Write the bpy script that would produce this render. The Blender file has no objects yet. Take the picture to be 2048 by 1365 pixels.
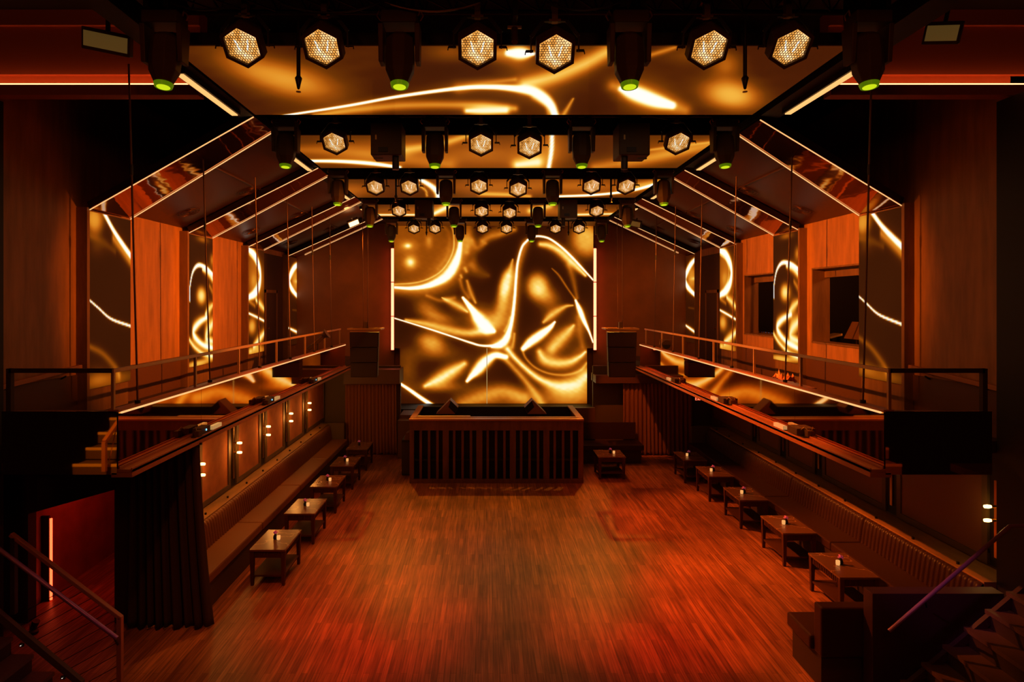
import bpy, math, random
import numpy as np
from mathutils import Vector, Matrix, Euler
random.seed(7); rng = np.random.RandomState(5)
SC = bpy.context.scene
COL = SC.collection
PI = math.pi
# ------------------------------------------------------------------ camera, world, exposure
F, VX, VY, H = 1240.0, 974.5, 604.5, 4.2          # focal length and vanishing point of a 2048 px wide frame, eye height
cam_d = bpy.data.cameras.new('camera'); cam = bpy.data.objects.new('camera', cam_d); COL.objects.link(cam)
cam.location = (0, 0, H); cam.rotation_euler = (PI/2, 0, 0)
cam_d.sensor_width = 36; cam_d.sensor_fit = 'HORIZONTAL'; cam_d.lens = 36*F/2048
cam_d.shift_x = (1024-VX)/2048; cam_d.shift_y = -(682.5-VY)/2048
cam_d.clip_start = .05; cam_d.clip_end = 100
SC.camera = cam
w = bpy.data.worlds.new('world'); SC.world = w; w.use_nodes = True
w.node_tree.nodes['Background'].inputs[0].default_value = (.09, .022, .005, 1)
w.node_tree.nodes['Background'].inputs[1].default_value = .02
SC.view_settings.view_transform = 'Standard'; SC.view_settings.look = 'None'
SC.view_settings.exposure = 0.0; SC.view_settings.gamma = 1; SC.view_settings.use_curve_mapping = False
try:
    SC.cycles.use_denoising = True; SC.cycles.max_bounces = 8; SC.cycles.sample_clamp_indirect = 4
    SC.cycles.diffuse_bounces = 3; SC.cycles.glossy_bounces = 4
except Exception: pass

def spot(name, loc, target, power, col, deg, blend=.5, size=.08, parent=None):
    l = bpy.data.lights.new(name, 'SPOT'); l.energy = power; l.color = col; l.spot_size = math.radians(deg)
    l.spot_blend = blend; l.shadow_soft_size = size
    o = bpy.data.objects.new(name, l); COL.objects.link(o); o.location = loc
    d = Vector(target)-Vector(loc); o.rotation_euler = d.to_track_quat('-Z', 'Y').to_euler()
    return o
def point(name, loc, power, col, size=.04):
    l = bpy.data.lights.new(name, 'POINT'); l.energy = power; l.color = col; l.shadow_soft_size = size
    o = bpy.data.objects.new(name, l); COL.objects.link(o); o.location = loc; return o

AMB = (1, .3, .03); RED = (1, .035, .01); ORG = (1, .2, .02); YEL = (1, .42, .03)
# beams of the moving heads and hexagonal lamps on the trusses, on the dance floor
spot('red_beam_light', (-.74, 5.4, 5.95), (-1.55, 8.2, 0), 1250, RED, 32, 1)
spot('red_beam_light', (1.2, 5.4, 5.95), (2.1, 8.3, 0), 1350, RED, 32, 1)
spot('red_beam_light', (-.7, 8.4, 5.95), (-1.5, 10.6, 0), 520, RED, 34, 1)
spot('red_beam_light', (1.25, 8.4, 5.95), (2.5, 10.9, 0), 380, RED, 40, 1)
spot('red_beam_light', (1.25, 11.4, 5.95), (3.1, 13.2, 0), 260, RED, 40, 1)
spot('red_beam_light', (-.7, 11.4, 5.95), (-2.6, 12.6, 0), 160, RED, 40, 1)
spot('amber_beam_light', (-2.05, 5.3, 6.2), (-2.7, 8.4, 0), 260, (1, .22, .04), 44, 1)
spot('amber_beam_light', (2.5, 5.3, 6.2), (3.5, 8.4, 0), 200, (1, .2, .04), 40, 1)
spot('amber_beam_light', (.25, 5.3, 6.2), (.2, 7.6, 0), 120, (1, .12, .05), 36, 1)
spot('amber_beam_light', (3.2, 17.0, 5.8), (1.3, 12.0, 0), 680, YEL, 40, .8, .04)
spot('amber_beam_light', (-2.7, 17.0, 5.8), (-.8, 12.0, 0), 680, YEL, 40, .8, .04)
spot('amber_beam_light', (-.7, 14.0, 5.9), (4.9, 11.4, .3), 2000, ORG, 40, .6, .04)
spot('amber_beam_light', (-.7, 11.0, 5.9), (4.9, 8.6, .3), 2300, ORG, 40, .6, .04)
spot('amber_beam_light', (-2.0, 14.0, 6.0), (-3.3, 11.4, 0), 300, ORG, 40, .7, .04)
spot('amber_beam_light', (-2.0, 11.0, 6.0), (-3.5, 9.0, 0), 240, (1, .3, .04), 40, .7, .04)
spot('amber_beam_light', (2.5, 17.0, 6.0), (4.0, 14.0, 0), 420, ORG, 40, .7, .04)
spot('back_wall_fill', (-3.0, 14.4, 5.85), (-4.5, 18.8, 4.0), 270, (1, .28, .02), 60, 1)  # added spots that brighten the back wall beside the neon
spot('back_wall_fill', (3.5, 14.4, 5.85), (5.0, 18.8, 4.0), 270, (1, .28, .02), 60, 1)
spot('curtain_beam_light', (2.5, 14.2, 5.9), (3.9, 17.0, .4), 600, ORG, 22, .4, .02)
# side washes on the timber of the upper walls, thrown across the room from the middle trusses
for xs, xt, pw in ((3.1, -5.9, 420), (-2.6, 6.1, 420)):
    for ys, yt, k in ((8.3, 11.0, 1), (11.3, 14.0, .85)):
        spot('wall_wash_light', (xs, ys, 6.05), (xt, yt, 4.4), pw*k*10.5, (1, .24, .02), 34, .8, .03)
spot('wall_wash_light', (3.1, 5.4, 6.05), (-5.9, 7.9, 3.4), 80, (1, .3, .02), 30, 1, .05)
spot('wall_wash_light', (-2.6, 5.4, 6.05), (6.1, 8.1, 3.8), 130, (1, .3, .02), 30, 1, .05)
# low house light from the mezzanine the picture is taken from
for x, e in ((-2.2, 20), (2.2, 20)):
    l = bpy.data.lights.new('house_light', 'AREA'); l.energy = e; l.size = 1.2; l.color = (1, .22, .05)
    o = bpy.data.objects.new('house_light', l); COL.objects.link(o); o.location = (x, -.5, 6.6); o.rotation_euler = (math.radians(62), 0, 0)

# ------------------------------------------------------------------ helpers
def P(px, py, Y): return Vector(((px-VX)*Y/F, Y, H-(py-VY)*Y/F))

class MB:
    """collects faces, then builds ONE mesh object"""
    def __init__(s): s.v = []; s.f = []; s.sm = []; s.M = Matrix.Identity(4)
    def add(s, vs, fs, smooth=False):
        n = len(s.v); M = s.M
        s.v += [tuple(M @ Vector(p)) for p in vs]
        s.f += [tuple(i+n for i in f) for f in fs]; s.sm += [smooth]*len(fs)
        return s
    def box(s, x0, x1, y0, y1, z0, z1):
        return s.add([(x0,y0,z0),(x1,y0,z0),(x1,y1,z0),(x0,y1,z0),(x0,y0,z1),(x1,y0,z1),(x1,y1,z1),(x0,y1,z1)],
                     [(0,3,2,1),(4,5,6,7),(0,1,5,4),(1,2,6,5),(2,3,7,6),(3,0,4,7)])
    def hexa(s, a, b):
        """two quads (4 points each) joined to a solid"""
        return s.add(list(a)+list(b), [(3,2,1,0),(4,5,6,7),(0,1,5,4),(1,2,6,5),(2,3,7,6),(3,0,4,7)])
    def frustum(s, c0, c1, r0, r1, n=16, caps=True, smooth=True, rot=0):
        c0 = Vector(c0); c1 = Vector(c1); d = (c1-c0)
        q = d.to_track_quat('Z', 'Y').to_matrix() if d.length > 1e-9 else Matrix.Identity(3)
        ring = lambda c, r: [tuple(c + q @ Vector((r*math.cos(rot+2*PI*i/n), r*math.sin(rot+2*PI*i/n), 0))) for i in range(n)]
        s.add(ring(c0, r0)+ring(c1, r1), [(i, (i+1) % n, n+(i+1) % n, n+i) for i in range(n)], smooth)
        if caps:
            s.add(ring(c0, r0), [tuple(range(n))[::-1]]); s.add(ring(c1, r1), [tuple(range(n))])
        return s
    def cyl(s, c0, c1, r, n=12): return s.frustum(c0, c1, r, r, n)
    def bar(s, a, b, w, h=None):
        """square bar from a to b"""
        h = h or w; a = Vector(a); b = Vector(b); d = (b-a).normalized()
        up = Vector((0,0,1)) if abs(d.z) < .99 else Vector((0,1,0))
        sx = d.cross(up).normalized()*w/2; sz = sx.cross(d).normalized()*h/2
        q = lambda c: [tuple(c-sx-sz), tuple(c+sx-sz), tuple(c+sx+sz), tuple(c-sx+sz)]
        return s.hexa(q(a), q(b))
    def tube(s, pts, r, n=6):
        pts = [Vector(p) for p in pts]; rings = []
        for i, p in enumerate(pts):
            d = (pts[min(i+1, len(pts)-1)]-pts[max(i-1, 0)]).normalized()
            q = d.to_track_quat('Z', 'Y').to_matrix()
            rings += [tuple(p + q @ Vector((r*math.cos(2*PI*k/n), r*math.sin(2*PI*k/n), 0))) for k in range(n)]
        fs = [(i*n+k, i*n+(k+1) % n, (i+1)*n+(k+1) % n, (i+1)*n+k) for i in range(len(pts)-1) for k in range(n)]
        fs += []
        s.add(rings, fs, True); s.add(rings[:n], [tuple(range(n))[::-1]]); s.add(rings[-n:], [tuple(range(n))])
        return s
    def lathe(s, prof, n=16, c=(0,0,0)):
        vs = [(c[0]+r*math.cos(2*PI*k/n), c[1]+r*math.sin(2*PI*k/n), c[2]+z) for r, z in prof for k in range(n)]
        fs = [(i*n+k, i*n+(k+1) % n, (i+1)*n+(k+1) % n, (i+1)*n+k) for i in range(len(prof)-1) for k in range(n)]
        return s.add(vs, fs, True)
    def build(s, name, m, parent=None, bev=0, label=None):
        me = bpy.data.meshes.new(name); me.from_pydata(s.v, [], s.f); me.validate()
        if len(me.polygons) == len(s.sm): me.polygons.foreach_set('use_smooth', s.sm)
        me.materials.append(m); o = bpy.data.objects.new(name, me); COL.objects.link(o)
        if parent: o.parent = parent
        if bev:
            b = o.modifiers.new('bevel', 'BEVEL'); b.width = bev; b.segments = 2; b.limit_method = 'ANGLE'
        if label: o['label'] = label
        return o
def tag(o, label, cat, group=None):
    o['label'] = label; o['category'] = cat
    if group: o['group'] = group
    return o
def thing(name, label, cat, loc=(0,0,0), group=None, rot=None):
    o = bpy.data.objects.new(name, None); COL.objects.link(o); o.location = loc; o.empty_display_size = .1
    if rot: o.rotation_euler = rot
    return tag(o, label, cat, group)
def struct(o): o['kind'] = 'structure'; return o
def copy_tree(o, parent=None):
    c = o.copy(); COL.objects.link(c)
    if parent: c.parent = parent
    for ch in [x for x in o.children]: copy_tree(ch, c)
    return c
def place(proto, used, loc, label, rot=None, group=None):
    o = proto if not used[0] else copy_tree(proto); used[0] = True
    o.location = loc; o['label'] = label
    if rot is not None: o.rotation_euler = rot
    if group: o['group'] = group
    return o

# ------------------------------------------------------------------ materials
def mat(name, col, rough=.6, metal=0., bump=0., bscale=20., emis=None, es=1., var=0., vscale=6., stretch=None, spec=.5):
    col = (col[0], col[1]*.86, col[2]*.5)
    m = bpy.data.materials.new(name); m.use_nodes = True; nt = m.node_tree; N = nt.nodes; L = nt.links
    b = N['Principled BSDF']; b.inputs['Base Color'].default_value = (*col, 1)
    b.inputs['Roughness'].default_value = rough; b.inputs['Metallic'].default_value = metal
    b.inputs['Specular IOR Level'].default_value = spec
    if emis: b.inputs['Emission Color'].default_value = (*emis, 1); b.inputs['Emission Strength'].default_value = es
    if bump or var:
        tc = N.new('ShaderNodeTexCoord'); mp = N.new('ShaderNodeMapping'); L.new(tc.outputs['Object'], mp.inputs[0])
        if stretch: mp.inputs['Scale'].default_value = stretch
    if var:
        n = N.new('ShaderNodeTexNoise'); n.inputs['Scale'].default_value = vscale; n.inputs['Detail'].default_value = 6
        L.new(mp.outputs[0], n.inputs['Vector'])
        r = N.new('ShaderNodeValToRGB'); L.new(n.outputs[0], r.inputs[0])
        r.color_ramp.elements[0].position = .3; r.color_ramp.elements[1].position = .7
        r.color_ramp.elements[0].color = (*[c*(1-var) for c in col], 1); r.color_ramp.elements[1].color = (*[min(1, c*(1+var)) for c in col], 1)
        L.new(r.outputs[0], b.inputs['Base Color'])
    if bump:
        n = N.new('ShaderNodeTexNoise'); n.inputs['Scale'].default_value = bscale; L.new(mp.outputs[0], n.inputs['Vector'])
        bp = N.new('ShaderNodeBump'); bp.inputs['Strength'].default_value = bump; bp.inputs['Distance'].default_value = .02
        L.new(n.outputs[0], bp.inputs['Height']); L.new(bp.outputs[0], b.inputs['Normal'])
    return m
def wood_floor():
    m = bpy.data.materials.new('floor_planks'); m.use_nodes = True; nt = m.node_tree; N = nt.nodes; L = nt.links
    b = N['Principled BSDF']
    tc = N.new('ShaderNodeTexCoord'); mp = N.new('ShaderNodeMapping'); L.new(tc.outputs['Object'], mp.inputs[0])
    mp.inputs['Rotation'].default_value = (0, 0, PI/2)
    br = N.new('ShaderNodeTexBrick'); L.new(mp.outputs[0], br.inputs['Vector'])
    br.offset = .37; br.squash = 1
    for k, v in (('Scale', 1), ('Mortar Size', .0016), ('Mortar Smooth', .3), ('Bias', -.1), ('Brick Width', 1.1), ('Row Height', .07)): br.inputs[k].default_value = v
    br.inputs['Color1'].default_value = (.50, .185, .07, 1); br.inputs['Color2'].default_value = (.27, .09, .034, 1); br.inputs['Mortar'].default_value = (.05, .02, .01, 1)
    m2 = N.new('ShaderNodeMapping'); L.new(tc.outputs['Object'], m2.inputs[0]); m2.inputs['Scale'].default_value = (45, 1.6, 1)
    no = N.new('ShaderNodeTexNoise'); no.inputs['Scale'].default_value = 1; no.inputs['Detail'].default_value = 8; L.new(m2.outputs[0], no.inputs['Vector'])
    rp = N.new('ShaderNodeValToRGB'); L.new(no.outputs[0], rp.inputs[0]); rp.color_ramp.elements[0].position = .32; rp.color_ramp.elements[1].position = .68
    rp.color_ramp.elements[0].color = (.38, .34, .3, 1); rp.color_ramp.elements[1].color = (1.25, 1.2, 1.15, 1)
    mx = N.new('ShaderNodeMixRGB'); mx.blend_type = 'MULTIPLY'; mx.inputs[0].default_value = .85
    L.new(br.outputs[0], mx.inputs[1]); L.new(rp.outputs[0], mx.inputs[2])
    n3 = N.new('ShaderNodeTexNoise'); n3.inputs['Scale'].default_value = 1.1; n3.inputs['Detail'].default_value = 4; L.new(tc.outputs['Object'], n3.inputs['Vector'])
    r3 = N.new('ShaderNodeValToRGB'); L.new(n3.outputs[0], r3.inputs[0]); r3.color_ramp.elements[0].position = .35; r3.color_ramp.elements[1].position = .65
    r3.color_ramp.elements[0].color = (.72, .7, .68, 1); r3.color_ramp.elements[1].color = (1.1, 1.1, 1.1, 1)
    mx2 = N.new('ShaderNodeMixRGB'); mx2.blend_type = 'MULTIPLY'; mx2.inputs[0].default_value = 1
    L.new(mx.outputs[0], mx2.inputs[1]); L.new(r3.outputs[0], mx2.inputs[2]); L.new(mx2.outputs[0], b.inputs['Base Color'])
    b.inputs['Roughness'].default_value = .42; b.inputs['Specular IOR Level'].default_value = .35
    bp = N.new('ShaderNodeBump'); bp.inputs['Strength'].default_value = .25; bp.inputs['Distance'].default_value = .004
    L.new(no.outputs[0], bp.inputs['Height']); L.new(bp.outputs[0], b.inputs['Normal'])
    return m
def marble():
    m = bpy.data.materials.new('dark_marble'); m.use_nodes = True; nt = m.node_tree; N = nt.nodes; L = nt.links
    b = N['Principled BSDF']; tc = N.new('ShaderNodeTexCoord')
    no = N.new('ShaderNodeTexNoise'); no.inputs['Scale'].default_value = 3; no.inputs['Detail'].default_value = 5; L.new(tc.outputs['Object'], no.inputs['Vector'])
    mi = N.new('ShaderNodeMixRGB'); mi.inputs[0].default_value = .35; L.new(tc.outputs['Object'], mi.inputs[1]); L.new(no.outputs['Color'], mi.inputs[2])
    vo = N.new('ShaderNodeTexVoronoi'); vo.feature = 'DISTANCE_TO_EDGE'; vo.inputs['Scale'].default_value = 2.3; L.new(mi.outputs[0], vo.inputs['Vector'])
    r = N.new('ShaderNodeValToRGB'); L.new(vo.outputs[0], r.inputs[0])
    r.color_ramp.elements[0].position = 0; r.color_ramp.elements[0].color = (.5, .24, .09, 1)
    r.color_ramp.elements[1].position = .013; r.color_ramp.elements[1].color = (.17, .07, .022, 1)
    L.new(r.outputs[0], b.inputs['Base Color']); b.inputs['Roughness'].default_value = .26; b.inputs['Specular IOR Level'].default_value = .6
    return m
def led_mat():
    m = bpy.data.materials.new('led_picture'); m.use_nodes = True; nt = m.node_tree; N = nt.nodes; L = nt.links
    b = N['Principled BSDF']; b.inputs['Base Color'].default_value = (.004, .003, .003, 1); b.inputs['Roughness'].default_value = .6; b.inputs['Specular IOR Level'].default_value = .12
    a = N.new('ShaderNodeAttribute'); a.attribute_name = 'picture'
    L.new(a.outputs['Color'], b.inputs['Emission Color']); b.inputs['Emission Strength'].default_value = 1.0
    return m
def lens_mat():
    m = bpy.data.materials.new('hexagon_lens_glow'); m.use_nodes = True; nt = m.node_tree; N = nt.nodes; L = nt.links
    b = N['Principled BSDF']; b.inputs['Base Color'].default_value = (.3, .2, .1, 1); b.inputs['Roughness'].default_value = .3
    tc = N.new('ShaderNodeTexCoord'); no = N.new('ShaderNodeTexNoise'); no.inputs['Scale'].default_value = 14; no.inputs['Detail'].default_value = 4
    L.new(tc.outputs['Object'], no.inputs['Vector']); r = N.new('ShaderNodeValToRGB'); L.new(no.outputs[0], r.inputs[0])
    r.color_ramp.elements[0].position = .32; r.color_ramp.elements[0].color = (.25, .08, .01, 1)
    r.color_ramp.elements[1].position = .66; r.color_ramp.elements[1].color = (.95, .55, .25, 1)
    e = r.color_ramp.elements.new(.5); e.color = (.66, .28, .05, 1)
    L.new(r.outputs[0], b.inputs['Emission Color']); b.inputs['Emission Strength'].default_value = 1.7
    return m
def em(name, col, s): return mat(name, (.02, .02, .02), .5, emis=col, es=s)
def timber(name, c, var=.3, stretch=(1, 1, .16), rough=.55):
    return mat(name, c, rough, var=var, vscale=9, stretch=stretch, bump=.15, bscale=25)

M_floor = wood_floor(); M_marble = marble(); M_led = led_mat(); M_lens = lens_mat()
M_black = mat('black_paint', (.006, .004, .003), .6)
M_soot = mat('dark_brown_ceiling', (.02, .011, .007), .7)
M_metal = mat('black_metal', (.02, .014, .01), .42, .3)
M_fix = mat('black_fixture_casing', (.075, .045, .016), .5, 0, spec=.25)
M_steel = mat('dull_steel', (.35, .25, .16), .4, .9)
M_bronze = mat('bronze_mirror', (.9, .56, .3), .03, 1, bump=.015, bscale=1.2)
M_rod = mat('dark_bronze_rod', (.16, .07, .03), .5, .2)
M_copperfilm = mat('copper_mirror_soffit', (.42, .17, .07), .05, 1, bump=.25, bscale=2.2)
M_soffit = mat('smoked_bronze_soffit', (.09, .032, .012), .38, .3, bump=.04, bscale=5)
M_ply = timber('orange_timber', (.42, .2, .09), .22)
M_wall = timber('brown_timber', (.20, .105, .055), .22)
M_brown = mat('plain_brown', (.12, .05, .025), .5)
M_dark = mat('dark_painted_wall', (.05, .022, .013), .7)
M_olive = mat('olive_painted_wall', (.12, .075, .035), .6)
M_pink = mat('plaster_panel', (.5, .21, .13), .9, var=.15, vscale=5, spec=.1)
M_ledge = timber('waxed_ledge_timber', (.34, .19, .08), .2, (1, .3, 1))
M_trim = mat('copper_brown_trim', (.48, .19, .08), .42, .15)
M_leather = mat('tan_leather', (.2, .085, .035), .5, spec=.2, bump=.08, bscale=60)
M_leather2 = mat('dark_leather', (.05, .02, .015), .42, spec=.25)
M_table = mat('dark_stained_table_wood', (.075, .028, .014), .6, spec=.15)
M_booth = timber('walnut_booth_wood', (.14, .06, .03), .25, (1, 1, .2), .4)
M_booth_in = mat('booth_interior_black', (.012, .006, .004), .7)
M_cream = mat('pale_counter_edge', (.65, .5, .3), .5)
M_velvet = mat('black_curtain_cloth', (.04, .017, .011), .9, bump=.2, bscale=120)
M_curt = mat('brown_curtain_cloth', (.28, .11, .05), .85, bump=.15, bscale=120)
M_brass = mat('brass', (.75, .48, .16), .28, 1)
M_rail = mat('bronze_painted_rail', (.6, .36, .16), .4, .4)
M_purple = mat('purple_brown_wall', (.06, .022, .04), .5)
M_strip = em('warm_led_strip', (1, .5, .18), 1.15)
M_bar = em('warm_led_bar', (1, .5, .16), 1.2)
M_neon = em('orange_neon', (1, .125, .06), 7.5)
M_neonr = em('red_neon', (1, .07, .02), 5.0)
M_cove = em('orange_cove_strip', (1, .25, .08), 7.0)
M_bulb = em('sconce_bulb_glow', (1, .6, .2), 4.5)
M_green = em('yellow_green_lens', (.62, .78, .01), 1.0)
M_greenring = mat('green_rim', (.10, .22, .01), .3, emis=(.12, .25, .0), es=.5)
M_fil = em('white_filament', (1, .9, .75), 2.0)
M_flood = em('flood_lamp_glow', (1, .6, .28), 3.0)
M_blue = em('blue_pilot_light', (.25, .7, 1), 1.5)
M_white = em('white_pilot_light', (1, .8, .6), 2.0)
M_exit = em('exit_letters', (1, .14, .06), 2.0)
M_candle = em('candle_glow', (1, .42, .12), .9)
M_flower = mat('pink_petals', (.75, .2, .4), .6, emis=(.5, .08, .2), es=.12)
M_grille = mat('speaker_grille', (.035, .017, .011), .6)
M_screen = mat('dark_screen', (.02, .02, .03), .25)
M_nosing_lit = mat('yellow_lit_nosing', (.75, .5, .1), .5)  # yellow light put into the colour of the step edges
M_tread = mat('stair_tread', (.13, .07, .06), .5, bump=.2, bscale=60)
M_foil = mat('crumpled_copper_paper', (.9, .35, .14), .35, .2, bump=.5, bscale=8)

# ------------------------------------------------------------------ pictures on the LED surfaces
RX = [0, .12, .25, .38, .5, .62, .75, .88, 1.0, 1.2]
RC = np.array([(.030, .005, .0006), (.065, .0105, .001), (.15, .033, .001), (.33, .07, .002), (.55, .14, .006), (.75, .27, .018), (.9, .45, .05), (1.0, .72, .17), (1.0, .93, .55), (1.05, 1.02, .95)])
def ramp(v):
    v = np.clip(v, 0, 1.3); return np.stack([np.interp(v, RX, RC[:, k]) for k in range(3)], -1)
def spline(pts, n=12):
    p = np.array(pts, float)
    if len(p) < 3: 
        t = np.linspace(0, 1, 30)[:, None]; return p[0]*(1-t)+p[-1]*t
    e = np.vstack([2*p[0]-p[1], p, 2*p[-1]-p[-2]]); out = []
    for i in range(1, len(e)-2):
        for t in np.linspace(0, 1, n, endpoint=False):
            a, b, c, d = e[i-1], e[i], e[i+1], e[i+2]
            out.append(.5*((2*b)+(-a+c)*t+(2*a-5*b+4*c-d)*t*t+(-a+3*b-3*c+d)*t**3))
    out.append(e[-2]); return np.array(out)
def paint(X, Y, strokes, blobs, base):
    """strokes: [(x, y, half width), ...], brightness, edge power ; blobs: x, y, rx, ry, degrees, brightness, power"""
    v = base.copy()
    scr = lambda v, a: v + a*np.clip(1.25-v, 0, 1.25)/1.25
    for x, y, rx, ry, dg, I, pw in blobs:
        c, s = math.cos(math.radians(dg)), math.sin(math.radians(dg))
        u = ((X-x)*c+(Y-y)*s)/rx; q = (-(X-x)*s+(Y-y)*c)/ry
        v = scr(v, I*np.exp(-(u*u+q*q)**(pw/2)))
    for pts, I, pw in strokes:
        sp = spline(pts); sp[:, 2] *= 1.2 if I < .96 else 1.0
        if I < 1.24: pw = min(pw, 1.8)
        a = sp[:-1]; b = sp[1:]
        best = np.full(X.shape, 1e9); wd = np.ones(X.shape)
        for i in range(len(a)):
            dx, dy = b[i, 0]-a[i, 0], b[i, 1]-a[i, 1]; l2 = dx*dx+dy*dy+1e-12
            t = np.clip(((X-a[i, 0])*dx+(Y-a[i, 1])*dy)/l2, 0, 1)
            d = np.hypot(X-a[i, 0]-t*dx, Y-a[i, 1]-t*dy); w_ = np.maximum(a[i, 2]+(b[i, 2]-a[i, 2])*t, 1e-6)
            q = d/w_; m_ = q < best; best = np.where(m_, q, best)
        v = scr(v, I*np.exp(-best**pw))
        if I > .7: v = scr(v, .2*I*np.exp(-(best/2.3)**1.4))
    return 1.25*(np.clip(v, 0, 1.3)/1.25)**1.22
def softnoise(X, Y, sx, sy, seed):
    r = np.random.RandomState(seed); v = np.zeros(X.shape)
    for k in range(7):
        a, b, p = r.uniform(-1, 1)/sx, r.uniform(-1, 1)/sy, r.uniform(0, 6.28)
        v += np.sin(X*a*6.28+Y*b*6.28+p + 1.3*np.sin(Y*a*4+p*2))
    return v/7
def led_grid(name, parent, corner, nu, nv, fn, thick=None):
    """corner: function (u,v)->xyz arrays, fn: function (X,Y,u,v)->brightness; the face of an LED surface"""
    u, v = np.meshgrid(np.linspace(0, 1, nu+1), np.linspace(0, 1, nv+1)); x, y, z = corner(u, v)
    co = np.stack([x, y, z], -1).reshape(-1, 3)
    i = np.arange(nv)[:, None]*(nu+1)+np.arange(nu)[None, :]
    f = np.stack([i, i+1, i+nu+2, i+nu+1], -1).reshape(-1, 4)
    me = bpy.data.meshes.new(name); me.vertices.add(len(co)); me.vertices.foreach_set('co', co.ravel())
    me.loops.add(f.size); me.loops.foreach_set('vertex_index', f.ravel().astype(np.int32))
    me.polygons.add(len(f)); me.polygons.foreach_set('loop_start', (np.arange(len(f))*4).astype(np.int32))
    me.update(calc_edges=True); me.validate()
    val = fn(x, y, z, u, v).ravel(); c = ramp(val)
    at = me.color_attributes.new('picture', 'FLOAT_COLOR', 'POINT')
    at.data.foreach_set('color', np.hstack([c, np.ones((len(c), 1))]).astype(np.float32).ravel())
    me.materials.append(M_led); o = bpy.data.objects.new(name, me); COL.objects.link(o); o.parent = parent
    return o
def pix(x, y, z): return VX+F*x/y, VY-F*(z-H)/y
S1 = 3.593
def z1(L): return [(770+a/S1, 440+b/S1, c/S1) for a, b, c in L]
W_strokes = [
 (z1([(560,150,60),(540,240,80),(500,340,90),(400,440,80),(280,490,60),(70,500,40)]), .5, 2),
 (z1([(545,130,12),(532,230,20),(502,320,32),(450,398,34),(370,450,26),(280,480,17),(180,492,12),(70,486,9)]), 1.25, 3),
 (z1([(430,12,5),(478,50,5),(495,130,5),(490,220,5),(450,310,5),(390,380,5),(300,430,5),(200,455,5),(70,463,5)]), .55, 2),
 (z1([(400,30,14),(455,90,14),(462,180,14),(440,270,14),(380,350,14)]), .12, 2),
 (z1([(600,0,36),(600,120,36),(590,230,22)]), .38, 2),
 (z1([(700,150,26),(760,120,32),(830,105,24),(930,70,20)]), .55, 2),
 (z1([(625,150,20),(660,200,30),(720,170,16)]), .4, 2),
 (z1([(620,330,30),(690,380,40),(740,400,20)]), .32, 2),
 (z1([(918,285,6),(905,340,18),(890,400,30)]), .7, 2),
 (z1([(1010,170,30),(960,330,30),(940,500,34),(915,700,36),(880,850,44),(800,900,40)]), .5, 2),
 (z1([(1025,146,7),(985,195,8),(955,300,8),(942,420,9),(932,560,10),(916,700,12),(895,790,16),(868,860,26),(830,895,26),(770,912,10)]), 1.3, 3),
 (z1([(1025,146,7),(1060,125,7),(1110,118,8),(1180,135,8),(1260,190,8),(1340,265,8),(1420,350,7),(1495,432,6)]), 1.3, 3),
 (z1([(1118,175,18),(1180,185,24),(1250,222,27),(1320,285,28),(1380,340,22),(1440,400,10)]), .9, 3),
 (z1([(70,708,5),(200,748,5),(350,795,6),(500,845,6),(620,885,8),(700,905,8),(830,905,12)]), 1.25, 3),
 (z1([(150,720,10),(300,750,24),(450,790,30),(600,815,26),(720,795,30)]), .75, 2),
 (z1([(560,560,10),(630,650,26),(680,720,44),(730,775,44),(780,800,18)]), 1.3, 3),
 (z1([(410,560,4),(460,585,18),(530,620,24),(590,660,8)]), .75, 2.5),
 (z1([(590,440,10),(615,520,18),(650,595,8)]), .6, 2.5),
 (z1([(300,545,10),(400,580,14),(500,560,14)]), .35, 2),
 (z1([(575,350,12),(585,370,12)]), .5, 2), (z1([(545,400,9),(550,412,9)]), .5, 2),
 (z1([(540,430,12),(560,500,14),(600,560,14)]), .35, 2),
 (z1([(1140,735,10),(1190,690,24),(1240,655,22),(1300,622,12),(1350,615,5)]), .72, 2.5),
 (z1([(995,925,20),(1050,875,34),(1120,825,34),(1185,775,20),(1220,735,8)]), 1.25, 3),
 (z1([(1200,925,40),(1250,870,46),(1310,810,34),(1355,760,10)]), .8, 2.5),
 (z1([(1370,580,8),(1400,650,20),(1432,730,16),(1465,800,9),(1495,880,6)]), 1.3, 2.6),
 (z1([(1200,350,4),(1250,400,8),(1310,490,7),(1370,575,6)]), .5, 2),
 (z1([(1320,330,20),(1350,420,22),(1380,560,14)]), .42, 2),
 (z1([(1390,700,20),(1400,800,24),(1420,910,20)]), .3, 2),
 (z1([(860,800,8),(880,760,6),(900,700,5)]), .4, 2),
 (z1([(930,820,8),(925,870,10),(915,915,14)]), .5, 2),
 # lower wall
 (z1([(870,985,18),(790,975,26),(720,1020,42),(670,1075,40),(620,1125,22),(590,1160,12)]), 1.25, 2.6),
 (z1([(810,975,16),(860,1000,18),(930,1070,20),(1010,1160,22),(1080,1250,24),(1130,1330,26)]), .62, 2.4),
 (z1([(880,930,18),(940,1000,18),(1030,1085,20),(1130,1155,26),(1250,1195,44),(1370,1180,60),(1450,1120,60)]), .95, 2.6),
 (z1([(985,930,8),(1012,995,8),(1080,1062,8),(1180,1105,8),(1300,1115,9),(1400,1085,9),(1450,1030,9)]), .5, 2),
 (z1([(1110,950,20),(1145,1005,36),(1225,1030,36),(1320,1025,30),(1400,985,14),(1440,950,8)]), .85, 2.6),
 (z1([(290,1195,14),(390,1145,36),(480,1090,38),(570,1035,20)]), .85, 2.6),
 (z1([(110,1178,10),(180,1225,13),(250,1275,15),(340,1335,17)]), 1.3, 3),
 (z1([(560,1325,60),(700,1270,60),(850,1230,50),(1000,1280,50)]), .6, 2),
]
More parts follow.
